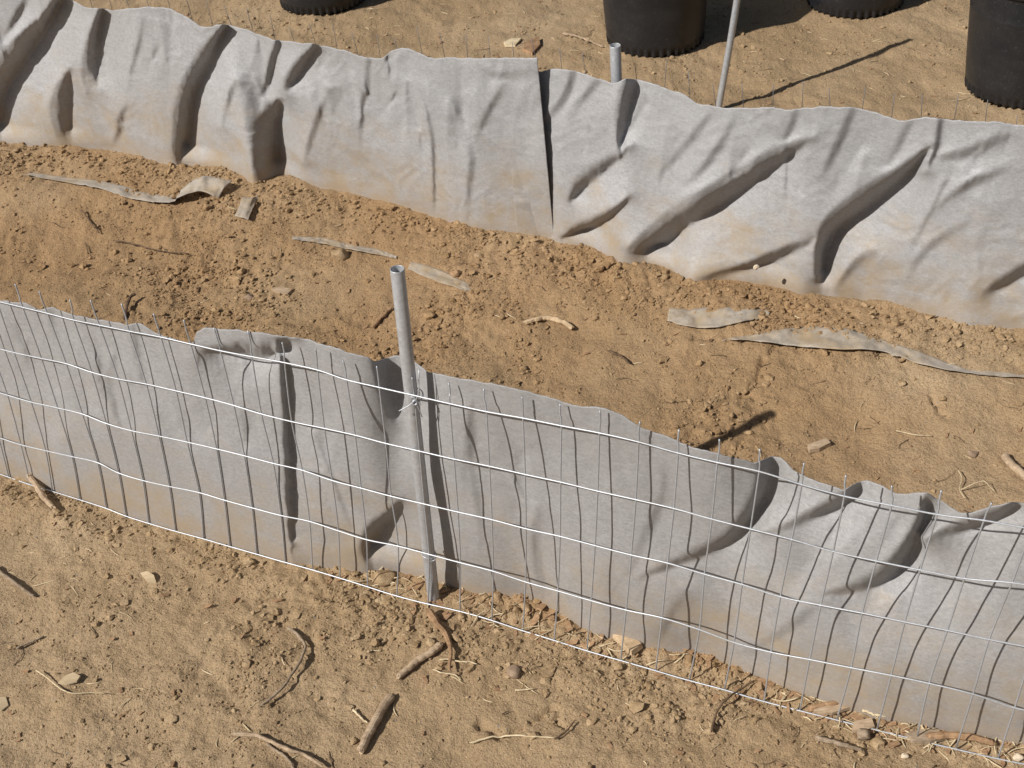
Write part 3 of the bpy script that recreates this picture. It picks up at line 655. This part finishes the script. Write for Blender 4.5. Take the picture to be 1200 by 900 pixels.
far_l = sheet('landscape_fabric', far_w, FAR_BASE_L + [(655, 283)], lambda x, y: FAR_Z, FAR_TOP_L, lambda x: -.012, far_folds_l, fpc, 1050, 150, (-2.35, (s_edge_t+s_edge_b)/2),
      M['far'], 'pale crumpled fabric sheet on the farther fence, left piece whose cut edge overlaps its neighbour', seed=5, wrinkle=1.15,
      edge_lift=lambda S, B: 1.5*np.exp(-((S-(s_edge_t+s_edge_b)/2)/.035)**2)*sst((B-.12)/.4))
far_r = sheet('landscape_fabric', far_w, FAR_BASE_R, lambda x, y: FAR_Z, FAR_TOP_R, lambda x: -.004 if x < 720 else -.012, far_folds_r, fpc, 1050, 150, (s_edge_b-.07, 1.35),
      M['far'], 'pale crumpled fabric sheet on the farther fence, right piece with long slanting folds', seed=17, wrinkle=1.05,
      edge_lift=lambda S, B: -1.2*np.exp(-((S-s_edge_b)/.03)**2))

# ------------------------------------------------------------------ welded wire, nearer fence
GRID = [
{1:(26,360),2:(55,367),3:(86,375),4:(116,381),5:(151,388),6:(188,395),7:(223,403),8:(258,411),9:(295,418),10:(333.4,425),11:(372,433.6),12:(406,445),13:(444.4,454),15:(527,473),16:(570,482.4),17:(613,490),18:(658,499),19:(702.6,507.4),20:(748.6,518),21:(795,531),22:(841,542),23:(890,552.5),24:(940,568),25:(990,581.6),26:(1045.5,592.4),27:(1099,603),28:(1154,610)},
{0:(16,413),1:(48,420),2:(77,426),3:(107,436),4:(138,444),5:(171,450),6:(206,458),7:(240,466),8:(273.6,475),9:(306,485),10:(341.6,494),11:(380,502),12:(416,510),13:(452,519.6),15:(532,538),16:(573.6,546.4),17:(615.4,556),18:(657,565),19:(700.6,575.6),20:(745.4,585.6),21:(790,596),22:(834.6,608.4),23:(880,620),24:(928.4,632.4),25:(977,646.4),26:(1027.6,657.6),27:(1079,668),28:(1131,678),29:(1187,683)},
{0:(36,471),1:(67,478),2:(96,485),3:(124,496),4:(153.6,504.6),5:(186,511),6:(219,518),7:(253.4,526),8:(286,534),9:(320,543),10:(354,551),11:(389,563),12:(423,572),13:(458.3,581.5),15:(536.6,600),16:(576.4,609),17:(616.4,619.6),18:(656.4,628.6),19:(697.4,639.4),20:(740,650.4),21:(782.8,660),22:(826,673),23:(870,685),24:(915,699.4),25:(962.4,709.4),26:(1011,718.6),27:(1061,729),28:(1111,739),29:(1160,749.6)},
{-1:(24,521),0:(53,528),1:(84,535),2:(114,542),3:(138.4,554),4:(167,563),5:(198,570),6:(233,577.2),7:(262.6,586),8:(295,595),9:(329,604),10:(362.6,611),11:(396.4,622),12:(429.6,632.4),13:(466.6,640),15:(539.4,659.4),16:(578,669.4),17:(616,682),18:(654,692.6),19:(693,704),20:(734,715),21:(776,724),22:(820,738),23:(860.6,753),24:(904,764.4),25:(949.4,773),26:(998,782.6),27:(1045,791.6),28:(1089.6,801),29:(1141,813.6),30:(1190,829.6)},
{-1:(37,575.6),0:(62,582),1:(94,589.6),2:(124.4,595.6),3:(148,608.6),4:(174.6,618),5:(206,627),6:(238.6,632.6),7:(269.6,643.6),8:(301,652.4),9:(334.4,662),10:(366.4,671),11:(398.6,682.4),12:(431,693),13:(465,702.6),15:(539,720),16:(576.6,729),17:(612.6,743.4),18:(649.4,756),19:(687.4,769),20:(727,778.6),21:(768.6,788),22:(808,798.6),23:(849,810),24:(895,829),25:(937,837),26:(981,845),27:(1028,856),28:(1075,865.4),29:(1121,877),30:(1169.6,891)}]

def wire_points(j):
    ks = np.array(sorted(GRID[j])); h = (4-j)*.1016; out = []
    for k in ks:
        Wp = near_w((k-14)*.0508, h); out.append(near_w(*hit(near_w, *GRID[j][k])) - Wp)
    return ks, np.array(out)
RES = [wire_points(j) for j in range(5)]
def node(k, j):
    ks, dv = RES[j]; base = near_w((k-14)*.0508, (4-j)*.1016)
    return base + np.array([np.interp(k, ks, dv[:, c]) for c in range(3)])
near_fence = empty('wire_fence', near_w(0, 0), label='low galvanised wire mesh fence in front, standing between camera and fabric', cat='wire fence')
for j in range(5):
    P = [node(k, j) for k in range(-9, 40)]
    P = smooth_path(P, 400); 
    if j == 4:
        zz = soil(P[:, 0], P[:, 1]); zz = np.array([zz[max(0, i-6):i+7].max() for i in range(len(zz))]); w_ = np.exp(-(np.arange(-16, 17)/7.)**2); zz = np.convolve(np.pad(zz, 16, mode='edge'), w_/w_.sum(), 'valid')
        P[:, 2] = zz*.85+P[:, 2]*.15+.0016
    rr = .00112
    v, f = tube(P, rr, 8); mesh_obj('horizontal_wire', v, f, M['wire'], near_fence)
for k in range(-9, 40):
    P = [node(k, j) for j in range(4, -1, -1)]
    rg = random.Random(k*7+1); tip = P[-1] + (P[-1]-P[-2])*(.42 if k < 10 else .34)
    ex = 1 if k in (3, 26) else .3
    tip = tip + np.array([rg.uniform(-.006, .006)*ex, rg.uniform(-.004, .006), rg.uniform(-.004, .003)])
    P = smooth_path(P + [P[-1]*.5+tip*.5 + np.array([rg.uniform(-.001, .001), 0, 0]), tip], 30)
    P[:, 1] += .0016                                        # welded on behind the long wires
    v, f = tube(P, .00112, 6); mesh_obj('vertical_wire', v, f, M['bar'], near_fence)

# farther fence: the same mesh, hidden by its fabric except for the cut ends
far_fence = empty('wire_fence', far_w(0, 0), label='wire mesh fence behind the farther fabric, only its cut wire ends showing on top', cat='wire fence')
s0 = hit(far_w, 861, 124, .012)[0]
TOPT = []
for x, y in FAR_TOP_L + FAR_TOP_R: TOPT.append(hit(far_w, x, y, 0))
TOPT = np.array(sorted(TOPT))
for j in range(5):
    S = np.linspace(-2.3, 1.3, 120); hh = (np.interp(S, TOPT[:, 0], TOPT[:, 1])-.065)*j/4
    v, f = tube(far_w(S, hh, .070), .001, 6); mesh_obj('horizontal_wire', v, f, M['wire'], far_fence)
for i in range(-50, 20):
    s = s0 + i*.0508; rg = random.Random(i+300); top = float(np.interp(s, TOPT[:, 0], TOPT[:, 1])) + rg.uniform(.006, .022)
    if rg.random() < .12: top -= .02
    hs = np.linspace(-.03, top, 12); dx = np.zeros(12); dx[-2:] = rg.uniform(-.003, .003); dx[-1] *= 2
    v, f = tube(far_w(s+dx, hs, .068+np.array([0]*10+[-.004, -.012])*rg.uniform(0, 1)), .0006, 6); mesh_obj('vertical_wire', v, f, M['dull'], far_fence)

# ------------------------------------------------------------------ conduit stakes
def pipe(A, B, r, bore=.0012):
    A, B = np.array(A, float), np.array(B, float); ax = (B-A)/np.linalg.norm(B-A); a = np.cross(ax, [1, 0, 0]); a /= np.linalg.norm(a); b = np.cross(ax, a); n = 28; V = []; Fc = []
    rings = [(A, r), (A+ax*.001, r), (A*.9+B*.1, r), (A*.6+B*.4, r*1.0), (B-ax*.0008, r), (B, r-.0004), (B, r-bore+.0002), (B-ax*.0006, r-bore), (B-ax*.09, r-bore)]
    for c, q in rings:
        for k in range(n):
            t = 2*math.pi*k/n; V.append(c+q*(math.cos(t)*a+math.sin(t)*b))
    for i in range(len(rings)-1):
        for k in range(n): q = (k+1) % n; Fc.append((i*n+k, i*n+q, (i+1)*n+q, (i+1)*n+k))
    Fc.append(tuple(range(n))); Fc.append(tuple((len(rings)-1)*n+k for k in range(n))); return V, Fc
def line_up(B, px, d0, d1):                    # depth along a sight line
    return CAM + ray(*px)*d0
B = on_z(508, 699, .001)
T0 = near_w(0, .4064); dd = float((T0-CAM) @ FW); Mid = CAM+ray(486.5, 463)*(dd+.024)
D_ = Mid-B; best = min(((np.hypot(*(proj(B+D_*k)[:2]-[465, 314])), k) for k in np.linspace(1, 2, 600)))
Tip = B+D_*best[1]; dz = float((Tip-CAM) @ FW); Tip = CAM+ray(465.5, 315)*dz
stake = empty('conduit_stake', B, label='grey metal tube stake wired to the front fence, hollow top end open', cat='stake')
v, f = pipe(B-(Tip-B)*.12, Tip, .0091); mesh_obj('tube', v, f, M['conduit'], stake)
# tie wires twisted round the stake and the mesh
ax = (Tip-B)/np.linalg.norm(Tip-B); sd = np.cross(ax, FW); sd /= np.linalg.norm(sd); fr = np.cross(sd, ax); fr /= np.linalg.norm(fr)
if fr @ (CAM-B) < 0: fr = -fr
if sd @ RT < 0: sd = -sd
def tie(cpt, ends):
    P = [cpt + (.0106*math.cos(a))*sd + (.0106*math.sin(a))*fr + ax*(.006*math.sin(a*.5)) for a in np.linspace(-.4, 2*math.pi*1.2, 26)]
    return P
c0 = Mid
P = tie(c0, None); v1 = tube(P, .0008, 6)
k0 = c0+fr*.0135
v2 = tube(smooth_path([k0+ax*.002, k0-sd*.008-ax*.003+fr*.004, k0-sd*.022-ax*.010+fr*.006], 8), .0008, 6)
v3 = tube(smooth_path([k0, k0+sd*.006+ax*.015, k0+sd*.0095+ax*.048-fr*.006], 8), .0008, 6)
v4 = tube(smooth_path([k0, k0+sd*.004-ax*.012, k0+sd*.007-ax*.030-fr*.004], 8), .0008, 6)
v5 = tube([k0+np.array([math.cos(t)*.003, 0, math.sin(t)*.003]) + fr*.001*t*.3 for t in np.linspace(0, 12, 26)], .0008, 5)
v, f = join([v1, v2, v3, v4, v5]); mesh_obj('tie_wire', v, f, M['wire'], stake)
kk = min(((np.hypot(*(proj(B+(Tip-B)*k)[:2]-[503, 651])), k) for k in np.linspace(0, .6, 300)))[1]
c0 = B+(Tip-B)*kk; P = tie(c0, None); k0 = c0+fr*.0125
v, f = join([tube(P, .0008, 6), tube(smooth_path([k0+sd*.004, k0+sd*.010+ax*.004, k0+sd*.008+ax*.013], 6), .0008, 6)]); mesh_obj('tie_wire', v, f, M['wire'], stake)

# short stake of the farther fence
s_, h_ = hit(far_w, 721, 53, .026); TT = far_w(s_, h_, .026); BB = far_w(hit(far_w, 726, 200, .03)[0], -.05, .034)
v, f = pipe(BB, TT, .0098); so = mesh_obj('conduit_stake', v, f, M['conduit'], label='short grey tube stake standing in the pocket of the farther fabric', cat='stake')
# thin rod standing in the ground beyond, its shadow on the bare dirt
PB = on_z(841.5, 130, .0); q1, q0 = np.array([862, 0.]), np.array([843, 122.]); sh = on_z(1068, 47, 0.0)
best = None
for h in np.linspace(.3, .9, 400):
    C_ = sh - LD*(h/(-LD[2]))*1.0; pq = proj(C_)[:2]; xl = q0[0]+(q1[0]-q0[0])*(pq[1]-q0[1])/(q1[1]-q0[1])
    e = abs(xl-pq[0]);
    if best is None or e < best[0]: best = (e, h, C_)
ROD = best[2]
PP = smooth_path([PB+(PB-ROD)*.08, PB, PB*.5+ROD*.5+np.array([.004, 0, 0]), ROD], 24)
v, f = tube(PP, .0078, 14); mesh_obj('metal_rod', v, f, M['conduit'], label='tall thin grey rod stuck in bare dirt beyond the farther fence', cat='rod')
print('rod', best[:2], PB, ROD)

# ------------------------------------------------------------------ black nursery pots
def pot(front, cxpx, label, r=.128, hgt=.295, turn=0.0):
    Fp = on_z(*front, .002); vdir = np.array([Fp[0], Fp[1], 0.])/np.hypot(Fp[0], Fp[1]); c = Fp + vdir*r; c[2] = 0
    root = empty('nursery_pot', c, label=label, cat='plant pot', group='black nursery pots beyond the farther fence')
    n = 176; prof = [(.0, .004, 0), (r*.6, .004, 0), (r*.93, .002, 0), (r*.985, .0, 1), (r*1.0, .006, 1), (r*1.004, .016, 1), (r*1.006, .024, .35), (r*1.0, .029, 0), (r*1.005, .034, 0),
                     (r*1.05, .12, 0), (r*1.088, .200, 0), (r*1.094, .2025, 0), (r*1.095, .206, 0), (r*1.092, .2085, 0), (r*1.098, .22, 0), (r*1.12, hgt-.03, 0)]
    V = []; Fc = []
    for q, z, tt in prof:
        for k in range(n):
            a = 2*math.pi*k/n+turn; th = tt*(.5+.5*math.cos(a*40)); lob = q*(1-.045*tt*(1-th)*1.6)
            V.append((c[0]+lob*math.cos(a), c[1]+lob*math.sin(a), z+.006*tt*(1-th)*(1 if z < .01 else 0)))
    for i in range(len(prof)-1):
        for k in range(n): q = (k+1) % n; Fc.append((i*n+k, i*n+q, (i+1)*n+q, (i+1)*n+k))
    mesh_obj('body', V, Fc, M['pot'], root)
    pr = [(r*1.115, hgt-.031), (r*1.165, hgt-.030), (r*1.175, hgt-.026), (r*1.18, hgt-.004), (r*1.172, hgt), (r*1.15, hgt), (r*1.13, hgt-.006), (r*1.10, hgt-.06)]
    V = []; Fc = []; n = 96
    for q, z in pr:
        for k in range(n): a = 2*math.pi*k/n; V.append((c[0]+q*math.cos(a), c[1]+q*math.sin(a), z))
    for i in range(len(pr)-1):
        for k in range(n): q = (k+1) % n; Fc.append((i*n+k, i*n+q, (i+1)*n+q, (i+1)*n+k))
    mesh_obj('rim', V, Fc, M['pot'], root)
    V = [(c[0], c[1], hgt-.035)]; Fc = []
    for j in range(1, 9):
        for k in range(48): a = 2*math.pi*k/48; q = r*1.118*j/8; V.append((c[0]+q*math.cos(a), c[1]+q*math.sin(a), hgt-.04+.004*math.sin(j*2.3+k*1.1)*(j < 8)))
    for k in range(48): Fc.append((0, 1+k, 1+(k+1) % 48))
    for j in range(7):
        for k in range(48): Fc.append((1+j*48+k, 1+(j+1)*48+k, 1+(j+1)*48+(k+1) % 48, 1+j*48+(k+1) % 48))
    mesh_obj('potting_soil', V, Fc, M['soil'], root)
pot((383, 18), 383, 'black plastic pot cut by the top edge, the leftmost one')
pot((768, 69), 768, 'black plastic pot right behind the short tube stake, casting a long shadow', turn=.3)
pot((1000, 23), 1000, 'black plastic pot whose scalloped foot just shows, between rod and rightmost pot', turn=.1)
pot((1191, 128), 1191, 'black plastic pot nearest to the camera, cut by the right edge', turn=.7)

# ------------------------------------------------------------------ half-buried strips of fabric
def strip(name, edge_lo, edge_hi, label, curl=0, n=90, m=12, sink=.0):
    a = smooth_path([(x, y, l) for x, y, l in edge_lo], n); b = smooth_path([(x, y, l) for x, y, l in edge_hi], n); G = np.zeros((n, m, 3))
    for i in range(n):
        A = on_soil(a[i, 0], a[i, 1]); B_ = on_soil(b[i, 0], b[i, 1])
        for k in range(m):
            t = k/(m-1); P = A*(1-t)+B_*t; zz = float(soil(np.array([P[0]]), np.array([P[1]]), False)[0])
            hi = b[i, 2] if b[i, 2] > .011 else .0006
            P[2] = zz + a[i, 2]*(.7 if b[i, 2] < .011 else 1)*(1-t)**1.2 + hi*t + .0015 + .0016*float(perlin(np.array([i*.16]), np.array([t*2.2]), 44)[0])
            G[i, k] = P
    V = np.concatenate([G.reshape(-1, 3), (G-np.array([0, 0, .0009])).reshape(-1, 3)]); gf = grid_faces(n, m); n0 = n*m; ix = np.arange(n0).reshape(n, m)
    st = lambda e: np.stack([e[:-1], e[1:], e[1:]+n0, e[:-1]+n0], 1)
    F_ = np.concatenate([gf, gf[:, ::-1]+n0, st(ix[:, -1]), st(ix[::-1, 0]), st(ix[0]), st(ix[-1][::-1])])
    mesh_obj(name, V, F_, M['scrap'], label=label, cat='fabric strip', attrs={'up': np.full(len(V), .07)}, group='fabric strips buried between the fences')
strip('fabric_strip', [(28,208,.010),(70,216,.011),(120,226,.013),(160,239,.015),(200,243,.017),(235,236,.024),(258,238,.012)], [(40,203,.004),(80,209,.004),(130,215,.004),(170,226,.004),(205,230,.006),(238,222,.030),(274,222,.020)],
      'half-buried grey fabric strip curling up at its end, below the left of the farther fabric')
strip('fabric_strip', [(276,259,.010),(284,261,.012),(292,262,.008)], [(286,240,.018),(296,240,.016),(304,236,.012)], 'small brown curled fabric scrap beside the end of the left strip', n=24)
strip('fabric_strip', [(343,283,.006),(375,288,.008),(410,296,.010),(445,302,.008),(465,305,.004)], [(343,278,.002),(380,280,.002),(415,288,.001),(445,294,0),(465,301,-.003)], 'thin dusty fabric edge sticking out of the soil behind the tube stake')
strip('fabric_strip', [(478,318,.007),(500,328,.008),(525,337,.007),(552,341,-.002)], [(482,308,.004),(505,313,.005),(530,324,.003),(552,335,-.002)], 'flat dusty fabric patch just right of the tube stake top', n=40)
strip('fabric_strip', [(782,378,.004),(805,386,.009),(835,388,.009),(870,380,.007),(900,374,.002)], [(784,362,.003),(810,363,.006),(840,361,.007),(872,362,.006),(903,365,.001)], 'flat grey fabric patch lying left of the long strip', n=60)
strip('fabric_strip', [(846,402,.010),(880,404,.012),(930,411,.014),(980,416,.016),(1030,418,.017),(1080,433,.014),(1130,441,.010),(1165,444,.008),(1215,447,.008)],
      [(860,396,.003),(890,392,.006),(930,385,.007),(985,385,.008),(1035,400,.007),(1080,414,.006),(1130,433,.004),(1165,437,.003),(1215,441,.002)], 'long grey fabric strip with a dark lower edge, below the right of the farther fabric', n=150)

# ------------------------------------------------------------------ sticks, twigs, chips, leaves, stones
def stick(name, pts, r, m, label, cat, lift=.0, taper=.7, n=30, sides=8, group=None, knob=.12, rest=.8):
    q = smooth_path(pts, n); P = np.array([on_soil(x, y) for x, y in q[:, :2]]); z = soil(P[:, 0].copy(), P[:, 1].copy())
    ln = np.linspace(0, 1, n); fit_ = np.polyval(np.polyfit(ln, z, 1), ln); off = np.max(np.minimum(z-fit_, .004))
    lf = np.interp(ln, np.linspace(0, 1, len(pts)), lift if isinstance(lift, (list, tuple)) else [lift]*len(pts))
    P[:, 2] = fit_*.7+z*.3 + off*rest + r*.55 + lf
    rr = r*(1-(1-taper)*ln)*(1+knob*np.sin(ln*23)*np.cos(ln*9)); rr[0] *= .8; rr[-1] *= .7
    P = P + np.stack([fbm(ln*7+pts[0][0], ln*0, 2, 1), fbm(ln*7+pts[0][1], ln*0, 2, 2), 0*ln], 1)*r*(.45 if r < .0035 else .15)
    lz = .18 if r < .0035 else .03
    rr = rr*(1+.8*lz*perlin(ln*(14 if r < .0035 else 5)+pts[0][0], ln*0, 3)); v, f = tube(P, rr, sides); v = np.array(v).reshape(n, sides, 3); rg_ = np.random.default_rng(int(pts[0][0]*7+pts[0][1]) & 65535)
    v = P[:, None]+(v-P[:, None])*(1+lz*perlin(np.arange(sides)[None]*1.3+ln[:, None]*1, ln[:, None]*(16 if r < .0035 else 5)+pts[0][1]+0*np.arange(sides)[None], 5))[..., None]
    ax_ = P[-1]-P[-2]; v[-1] += ax_*rg_.uniform(-.9, .9, (sides, 1)); v[0] += (P[0]-P[1])*rg_.uniform(-.9, .9, (sides, 1))
    mesh_obj(name, v.reshape(-1, 3), f, m, smooth=r < .003, label=label, cat=cat, group=group)
T = 'twig'
stick('twig', [(338,741),(348,747),(357,757),(358,768),(352,782),(340,802),(322,820),(306,829)], .0026, M['grey'], 'thin grey twig bent like a hook on the front dirt, left of the cut sticks', T, [.004,.004,.003,.004,.006,.004,.003,.002])
stick('cut_stick', [(459,818),(447,838),(434,862),(423,884)], .0066, M['tan'], 'thick straight cut stick, lower of the two below the tube stake', 'stick', .002, .9, sides=12, knob=.04)
stick('cut_stick', [(517,759),(500,772),(484,784),(467,797)], .0056, M['tan'], 'straight tan cut stick, upper of the two below the tube stake', 'stick', .001, .8, sides=12, knob=.05)
stick('bark_strip', [(503,720),(513,735),(524,750),(529,768),(528,792)], .0062, M['bark'], 'brown curved strip of bark right below the foot of the tube stake', 'bark', .003, .35, sides=7)
stick('twig', [(272,865),(300,867),(318,873),(338,882),(358,890),(378,902)], .0030, M['tan'], 'long pale root curving off the bottom edge, left of the lower cut stick', T, .005)
stick('twig', [(313,874),(325,882),(338,892),(345,903)], .0022, M['grey'], 'short side root lying under the pale root at the bottom edge', T, .001)
stick('twig', [(-6,668),(12,682),(28,694),(41,702)], .0030, M['grey'], 'short brown twig at the left edge in front of the fence', T, .004)
stick('twig', [(20,762),(35,756),(52,748)], .0019, M['grey'], 'small grey splinter below the left edge twig', T, .002)
stick('straw', [(44,790),(62,802),(76,812),(92,816),(123,817)], .0010, M['straw'], 'straight straw stem beside the pale leaf at lower left', 'straw', .003)
stick('straw', [(552,874),(572,867),(592,865),(620,866),(649,867)], .0015, M['straw'], 'long white straw at the bottom, the longest one', 'straw', .003)
stick('straw', [(516,777),(530,777),(546,779),(560,781)], .0013, M['straw'], 'white straw just right of the upper cut stick', 'straw', .004)
stick('straw', [(508,788),(520,792),(534,794),(540,800)], .0011, M['straw'], 'small bent straw under the white one by the upper cut stick', 'straw', .003)
stick('straw', [(604,812),(615,811),(625,810)], .0013, M['straw'], 'short white straw above the long bottom straw', 'straw', .003)
stick('straw', [(414,834),(422,842),(431,850)], .0017, M['straw'], 'short pale straw crossing beside the lower cut stick', 'straw', .003)
stick('twig', [(650,870),(662,861),(673,849)], .0016, M['dark'], 'dark short twig at the end of the long bottom straw', T, .004)
stick('twig', [(834,861),(838,845),(847,828),(862,816),(884,800)], .0019, M['dark'], 'dark thin twig under the bottom wire, front right', T, [.003,.006,.008,.008,.004])
stick('twig', [(713,415),(723,419),(731,424),(738,429)], .0022, M['dark'], 'short black twig in the middle of the bed', T, .005)
stick('twig', [(437,387),(446,377),(455,367),(460,363)], .0032, M['bark'], 'brown twig just left of the tube stake in the bed', T, .002)
stick('root_piece', [(614,380),(628,378),(641,377),(652,379),(662,383),(671,389)], .0044, M['pale'], 'knobbly pale root piece in the middle of the bed', 'root', [-.002,.001,.002,.003,.004,.003], 1.1)
stick('twig', [(134,284),(160,291),(190,298),(222,302)], .0016, M['dark'], 'long thin dark twig in the bed at left', T, .003)
stick('twig', [(96,250),(106,262),(117,277)], .0018, M['dark'], 'thin dark twig below the curled fabric strip', T, .003)
stick('twig', [(660,42),(675,45),(690,51),(706,57)], .0036, M['tan'], 'tan stick lying left of the pot with the long shadow', T, .003)
stick('bark_piece', [(146,376),(149,366),(154,356),(161,352)], .0040, M['dark'], 'dark upright bark piece just behind the top of the front fabric at left', 'bark', [.0,.004,.010,.012])  # added dark piece standing in for a shadow on the soil
stick('straw', [(1122,556),(1126,565),(1124,578),(1130,590)], .0008, M['straw'], 'bent straw sprig behind the right end of the front fabric', 'straw', .006)
stick('straw', [(1124,578),(1140,574),(1152,573),(1166,580)], .0008, M['straw'], 'arched straw stem beside the bent sprig at right', 'straw', [.004,.012,.014,.004])
stick('straw', [(1050,507),(1072,512),(1092,513)], .0011, M['straw'], 'pale straw lying on bare soil at right of the bed', 'straw', .003)
stick('round_stick', [(1176,538),(1186,549),(1197,560),(1212,574)], .0064, M['tan'], 'thick pale stick at the right edge of the bed', 'stick', .002, .95, sides=12, knob=.05)
stick('twig', [(36,562),(44,574),(54,588),(64,598)], .0052, M['tan'], 'short tan stake lying through the bottom wire at far left', 'stick', [.012,.010,.004,.002], .8)
stick('twig', [(956,868),(985,875),(1010,882)], .0036, M['grey'], 'grey twig in the litter below the bottom wire', T, .002)
stick('straw', [(1010,836),(1024,841),(1040,843)], .0019, M['straw'], 'white straw in the litter at the foot of the front fabric', 'straw', .006)
stick('straw', [(1038,826),(1052,838),(1064,846)], .0014, M['straw'], 'crossing straw in the litter at the foot of the front fabric', 'straw', .006)
stick('bark_roll', [(948,832),(968,828),(990,824),(1003,822)], .0042, M['bark'], 'brown bark roll in front of the fabric foot at right', 'bark', .003)
stick('bark_strip', [(1086,866),(1110,864),(1140,868),(1165,874)], .0058, M['bark'], 'thick bark strip behind the bottom wire at lower right', 'bark', .002)

def chip(name, pts, th, m, label, cat, lift=.002, tilt=(0, 0), grain=False, group=None):
    # a flat-sided piece: outline laid on the soil, given thickness, its faces uneven
    P = np.array([on_soil(x, y) for x, y in pts]); c = P.mean(0); n = len(P)
    zc = soil1(c[0], c[1]); V = []; rg = random.Random(int(pts[0][0]))
    for q in P: V.append((q[0], q[1], zc+lift+tilt[0]*(q[0]-c[0])+tilt[1]*(q[1]-c[1])-th*.5))
    for q in P: V.append((c[0]+(q[0]-c[0])*.93, c[1]+(q[1]-c[1])*.93, zc+lift+tilt[0]*(q[0]-c[0])+tilt[1]*(q[1]-c[1])+th*rg.uniform(.4, .6)))
    V.append((c[0], c[1], zc+lift+th*.62)); F_ = [tuple(range(n))[::-1]]+[(i, (i+1) % n, n+(i+1) % n, n+i) for i in range(n)]+[(n+i, n+(i+1) % n, 2*n) for i in range(n)]
    mesh_obj(name, V, F_, m, smooth=False, label=label, cat=cat, group=group)
chip('wood_chip', [(704,738),(716,738),(736,747),(754,761),(741,771),(733,765),(720,752)], .009, M['pale'], 'large split wood chip under the front mesh, pale and wedge shaped', 'wood chip', .008)
chip('wood_chip', [(946,525),(968,518),(974,523),(960,530),(948,533)], .007, M['tan'], 'orange brown wood chip behind the first tall peak of the front fabric', 'wood chip', .005)
chip('wood_chip', [(318,340),(333,338),(343,342),(338,347),(322,345)], .004, M['tan'], 'flat tan wood chip in the left of the bed', 'wood chip', .003)
chip('bark_piece', [(920,353),(924,344),(931,339),(941,344),(941,354),(930,358)], .016, M['bark'], 'upright brown bark lump against the foot of the farther fabric', 'bark', .012, (0, .5))
chip('bark_piece', [(612,62),(618,52),(632,47),(634,55),(624,66)], .008, M['bark'], 'reddish bark lump beyond the farther fence, left of the short stake', 'bark', .006)
chip('wood_chip', [(590,50),(600,46),(612,47),(604,55),(592,57)], .004, M['straw'], 'whitish wood sliver beyond the farther fence', 'wood chip', .003)
chip('bark_piece', [(1060,862),(1078,856),(1100,858),(1112,866),(1090,872),(1068,870)], .006, M['grey'], 'grey bark slab in the litter at the bottom right', 'bark', .005)
chip('bark_piece', [(1000,846),(1022,842),(1026,852),(1012,858),(998,856)], .006, M['tan'], 'tan bark slab in the litter under the mesh', 'bark', .005)
chip('bark_piece', [(955,829),(985,826),(998,832),(975,838),(952,836)], .005, M['tan'], 'flat tan slab left of the litter heap under the mesh', 'bark', .005)
chip('dry_leaf', [(67,802),(76,795),(88,792),(97,797),(92,803),(78,804)], .0016, M['leaf'], 'pale oval leaf lying flat at lower left', 'leaf', .004, (.1, .15))
chip('dry_leaf', [(165,674),(174,674),(182,678),(184,684),(174,684)], .0022, M['leaf'], 'small folded leaf below the left part of the fence', 'leaf', .005, (.2, .3))
chip('dry_leaf', [(-4,820),(8,818),(11,828),(3,835),(-4,832)], .0016, M['leaf'], 'greenish grey leaf cut by the left edge', 'leaf', .003)
def stone(px, py, rpx, m, label, sq=(1, .85, .7), seed=1, lift=.3, name='stone'):
    P = on_soil(px, py); r = rpx*float((P-CAM) @ FW)/F_PX; bv, bf = ico(3); rg = np.random.default_rng(seed); a = rg.uniform(0, 9, 3)
    d = 1+.16*np.sin(bv[:, 0]*3+a[0])*np.cos(bv[:, 1]*3.4+a[1])+.09*np.sin(bv[:, 2]*6+a[2]+bv[:, 0]*5)
    v = facet((bv*d[:, None])[None], rg, 12, (.55, .88))[0]*1.15*np.array(sq)*r + P + np.array([0, 0, r*lift]); mesh_obj(name, v, bf, m, label=label, cat=name.replace('_', ' '))
stone(293, 350, 6.5, M['stone'], 'round brown pebble in the left of the bed', seed=2)
stone(602, 789, 9, M['stone'], 'brown clod stone on the front dirt, right of the white straw', seed=3, name='stone')
stone(1010, 862, 9, M['grey'], 'grey stone half under the litter below the bottom wire', seed=5)
stone(1060, 886, 4.5, M['shell'], 'tiny white pebble at the bottom right', seed=6)
stone(1192, 889, 6, M['shell'], 'white pebble in the bottom right corner', seed=7)
stone(560, 225+75, 3.5, M['clod'], 'small round clod at the foot of the farther fabric', seed=9, name='clod')
stone(400, 303, 11, M['clod'], 'big rounded clod just left of the tube stake top', seed=12, name='clod')
stone(535, 322, 6, M['bark'], 'reddish clod beside the flat fabric patch', seed=13, name='clod')
stone(450, 678, 11, M['clod'], 'blocky tan clod at the foot of the front fabric left of the stake', sq=(1.1, .9, .8), seed=14, name='clod')
stone(1140, 533, 6, M['stone'], 'brown pebble near the right edge of the bed', seed=15)
# a tiny snail shell clinging to the farther fabric
s_, h_ = hit(far_w, 889, 308, -.03); Pn = far_w(s_, h_, -.046); bv, bf = ico(2)


sp = [Pn + np.array([math.cos(t)*.0042*math.exp(-t*.16), -.0008*t*.5, math.sin(t)*.0042*math.exp(-t*.16)]) for t in np.linspace(0, 11, 50)]
v, f = tube(sp, np.linspace(.0030, .0006, 50), 8); mesh_obj('snail_shell', v, f, M['shell'], label='tiny cream snail shell stuck on the lower part of the farther fabric', cat='snail shell')
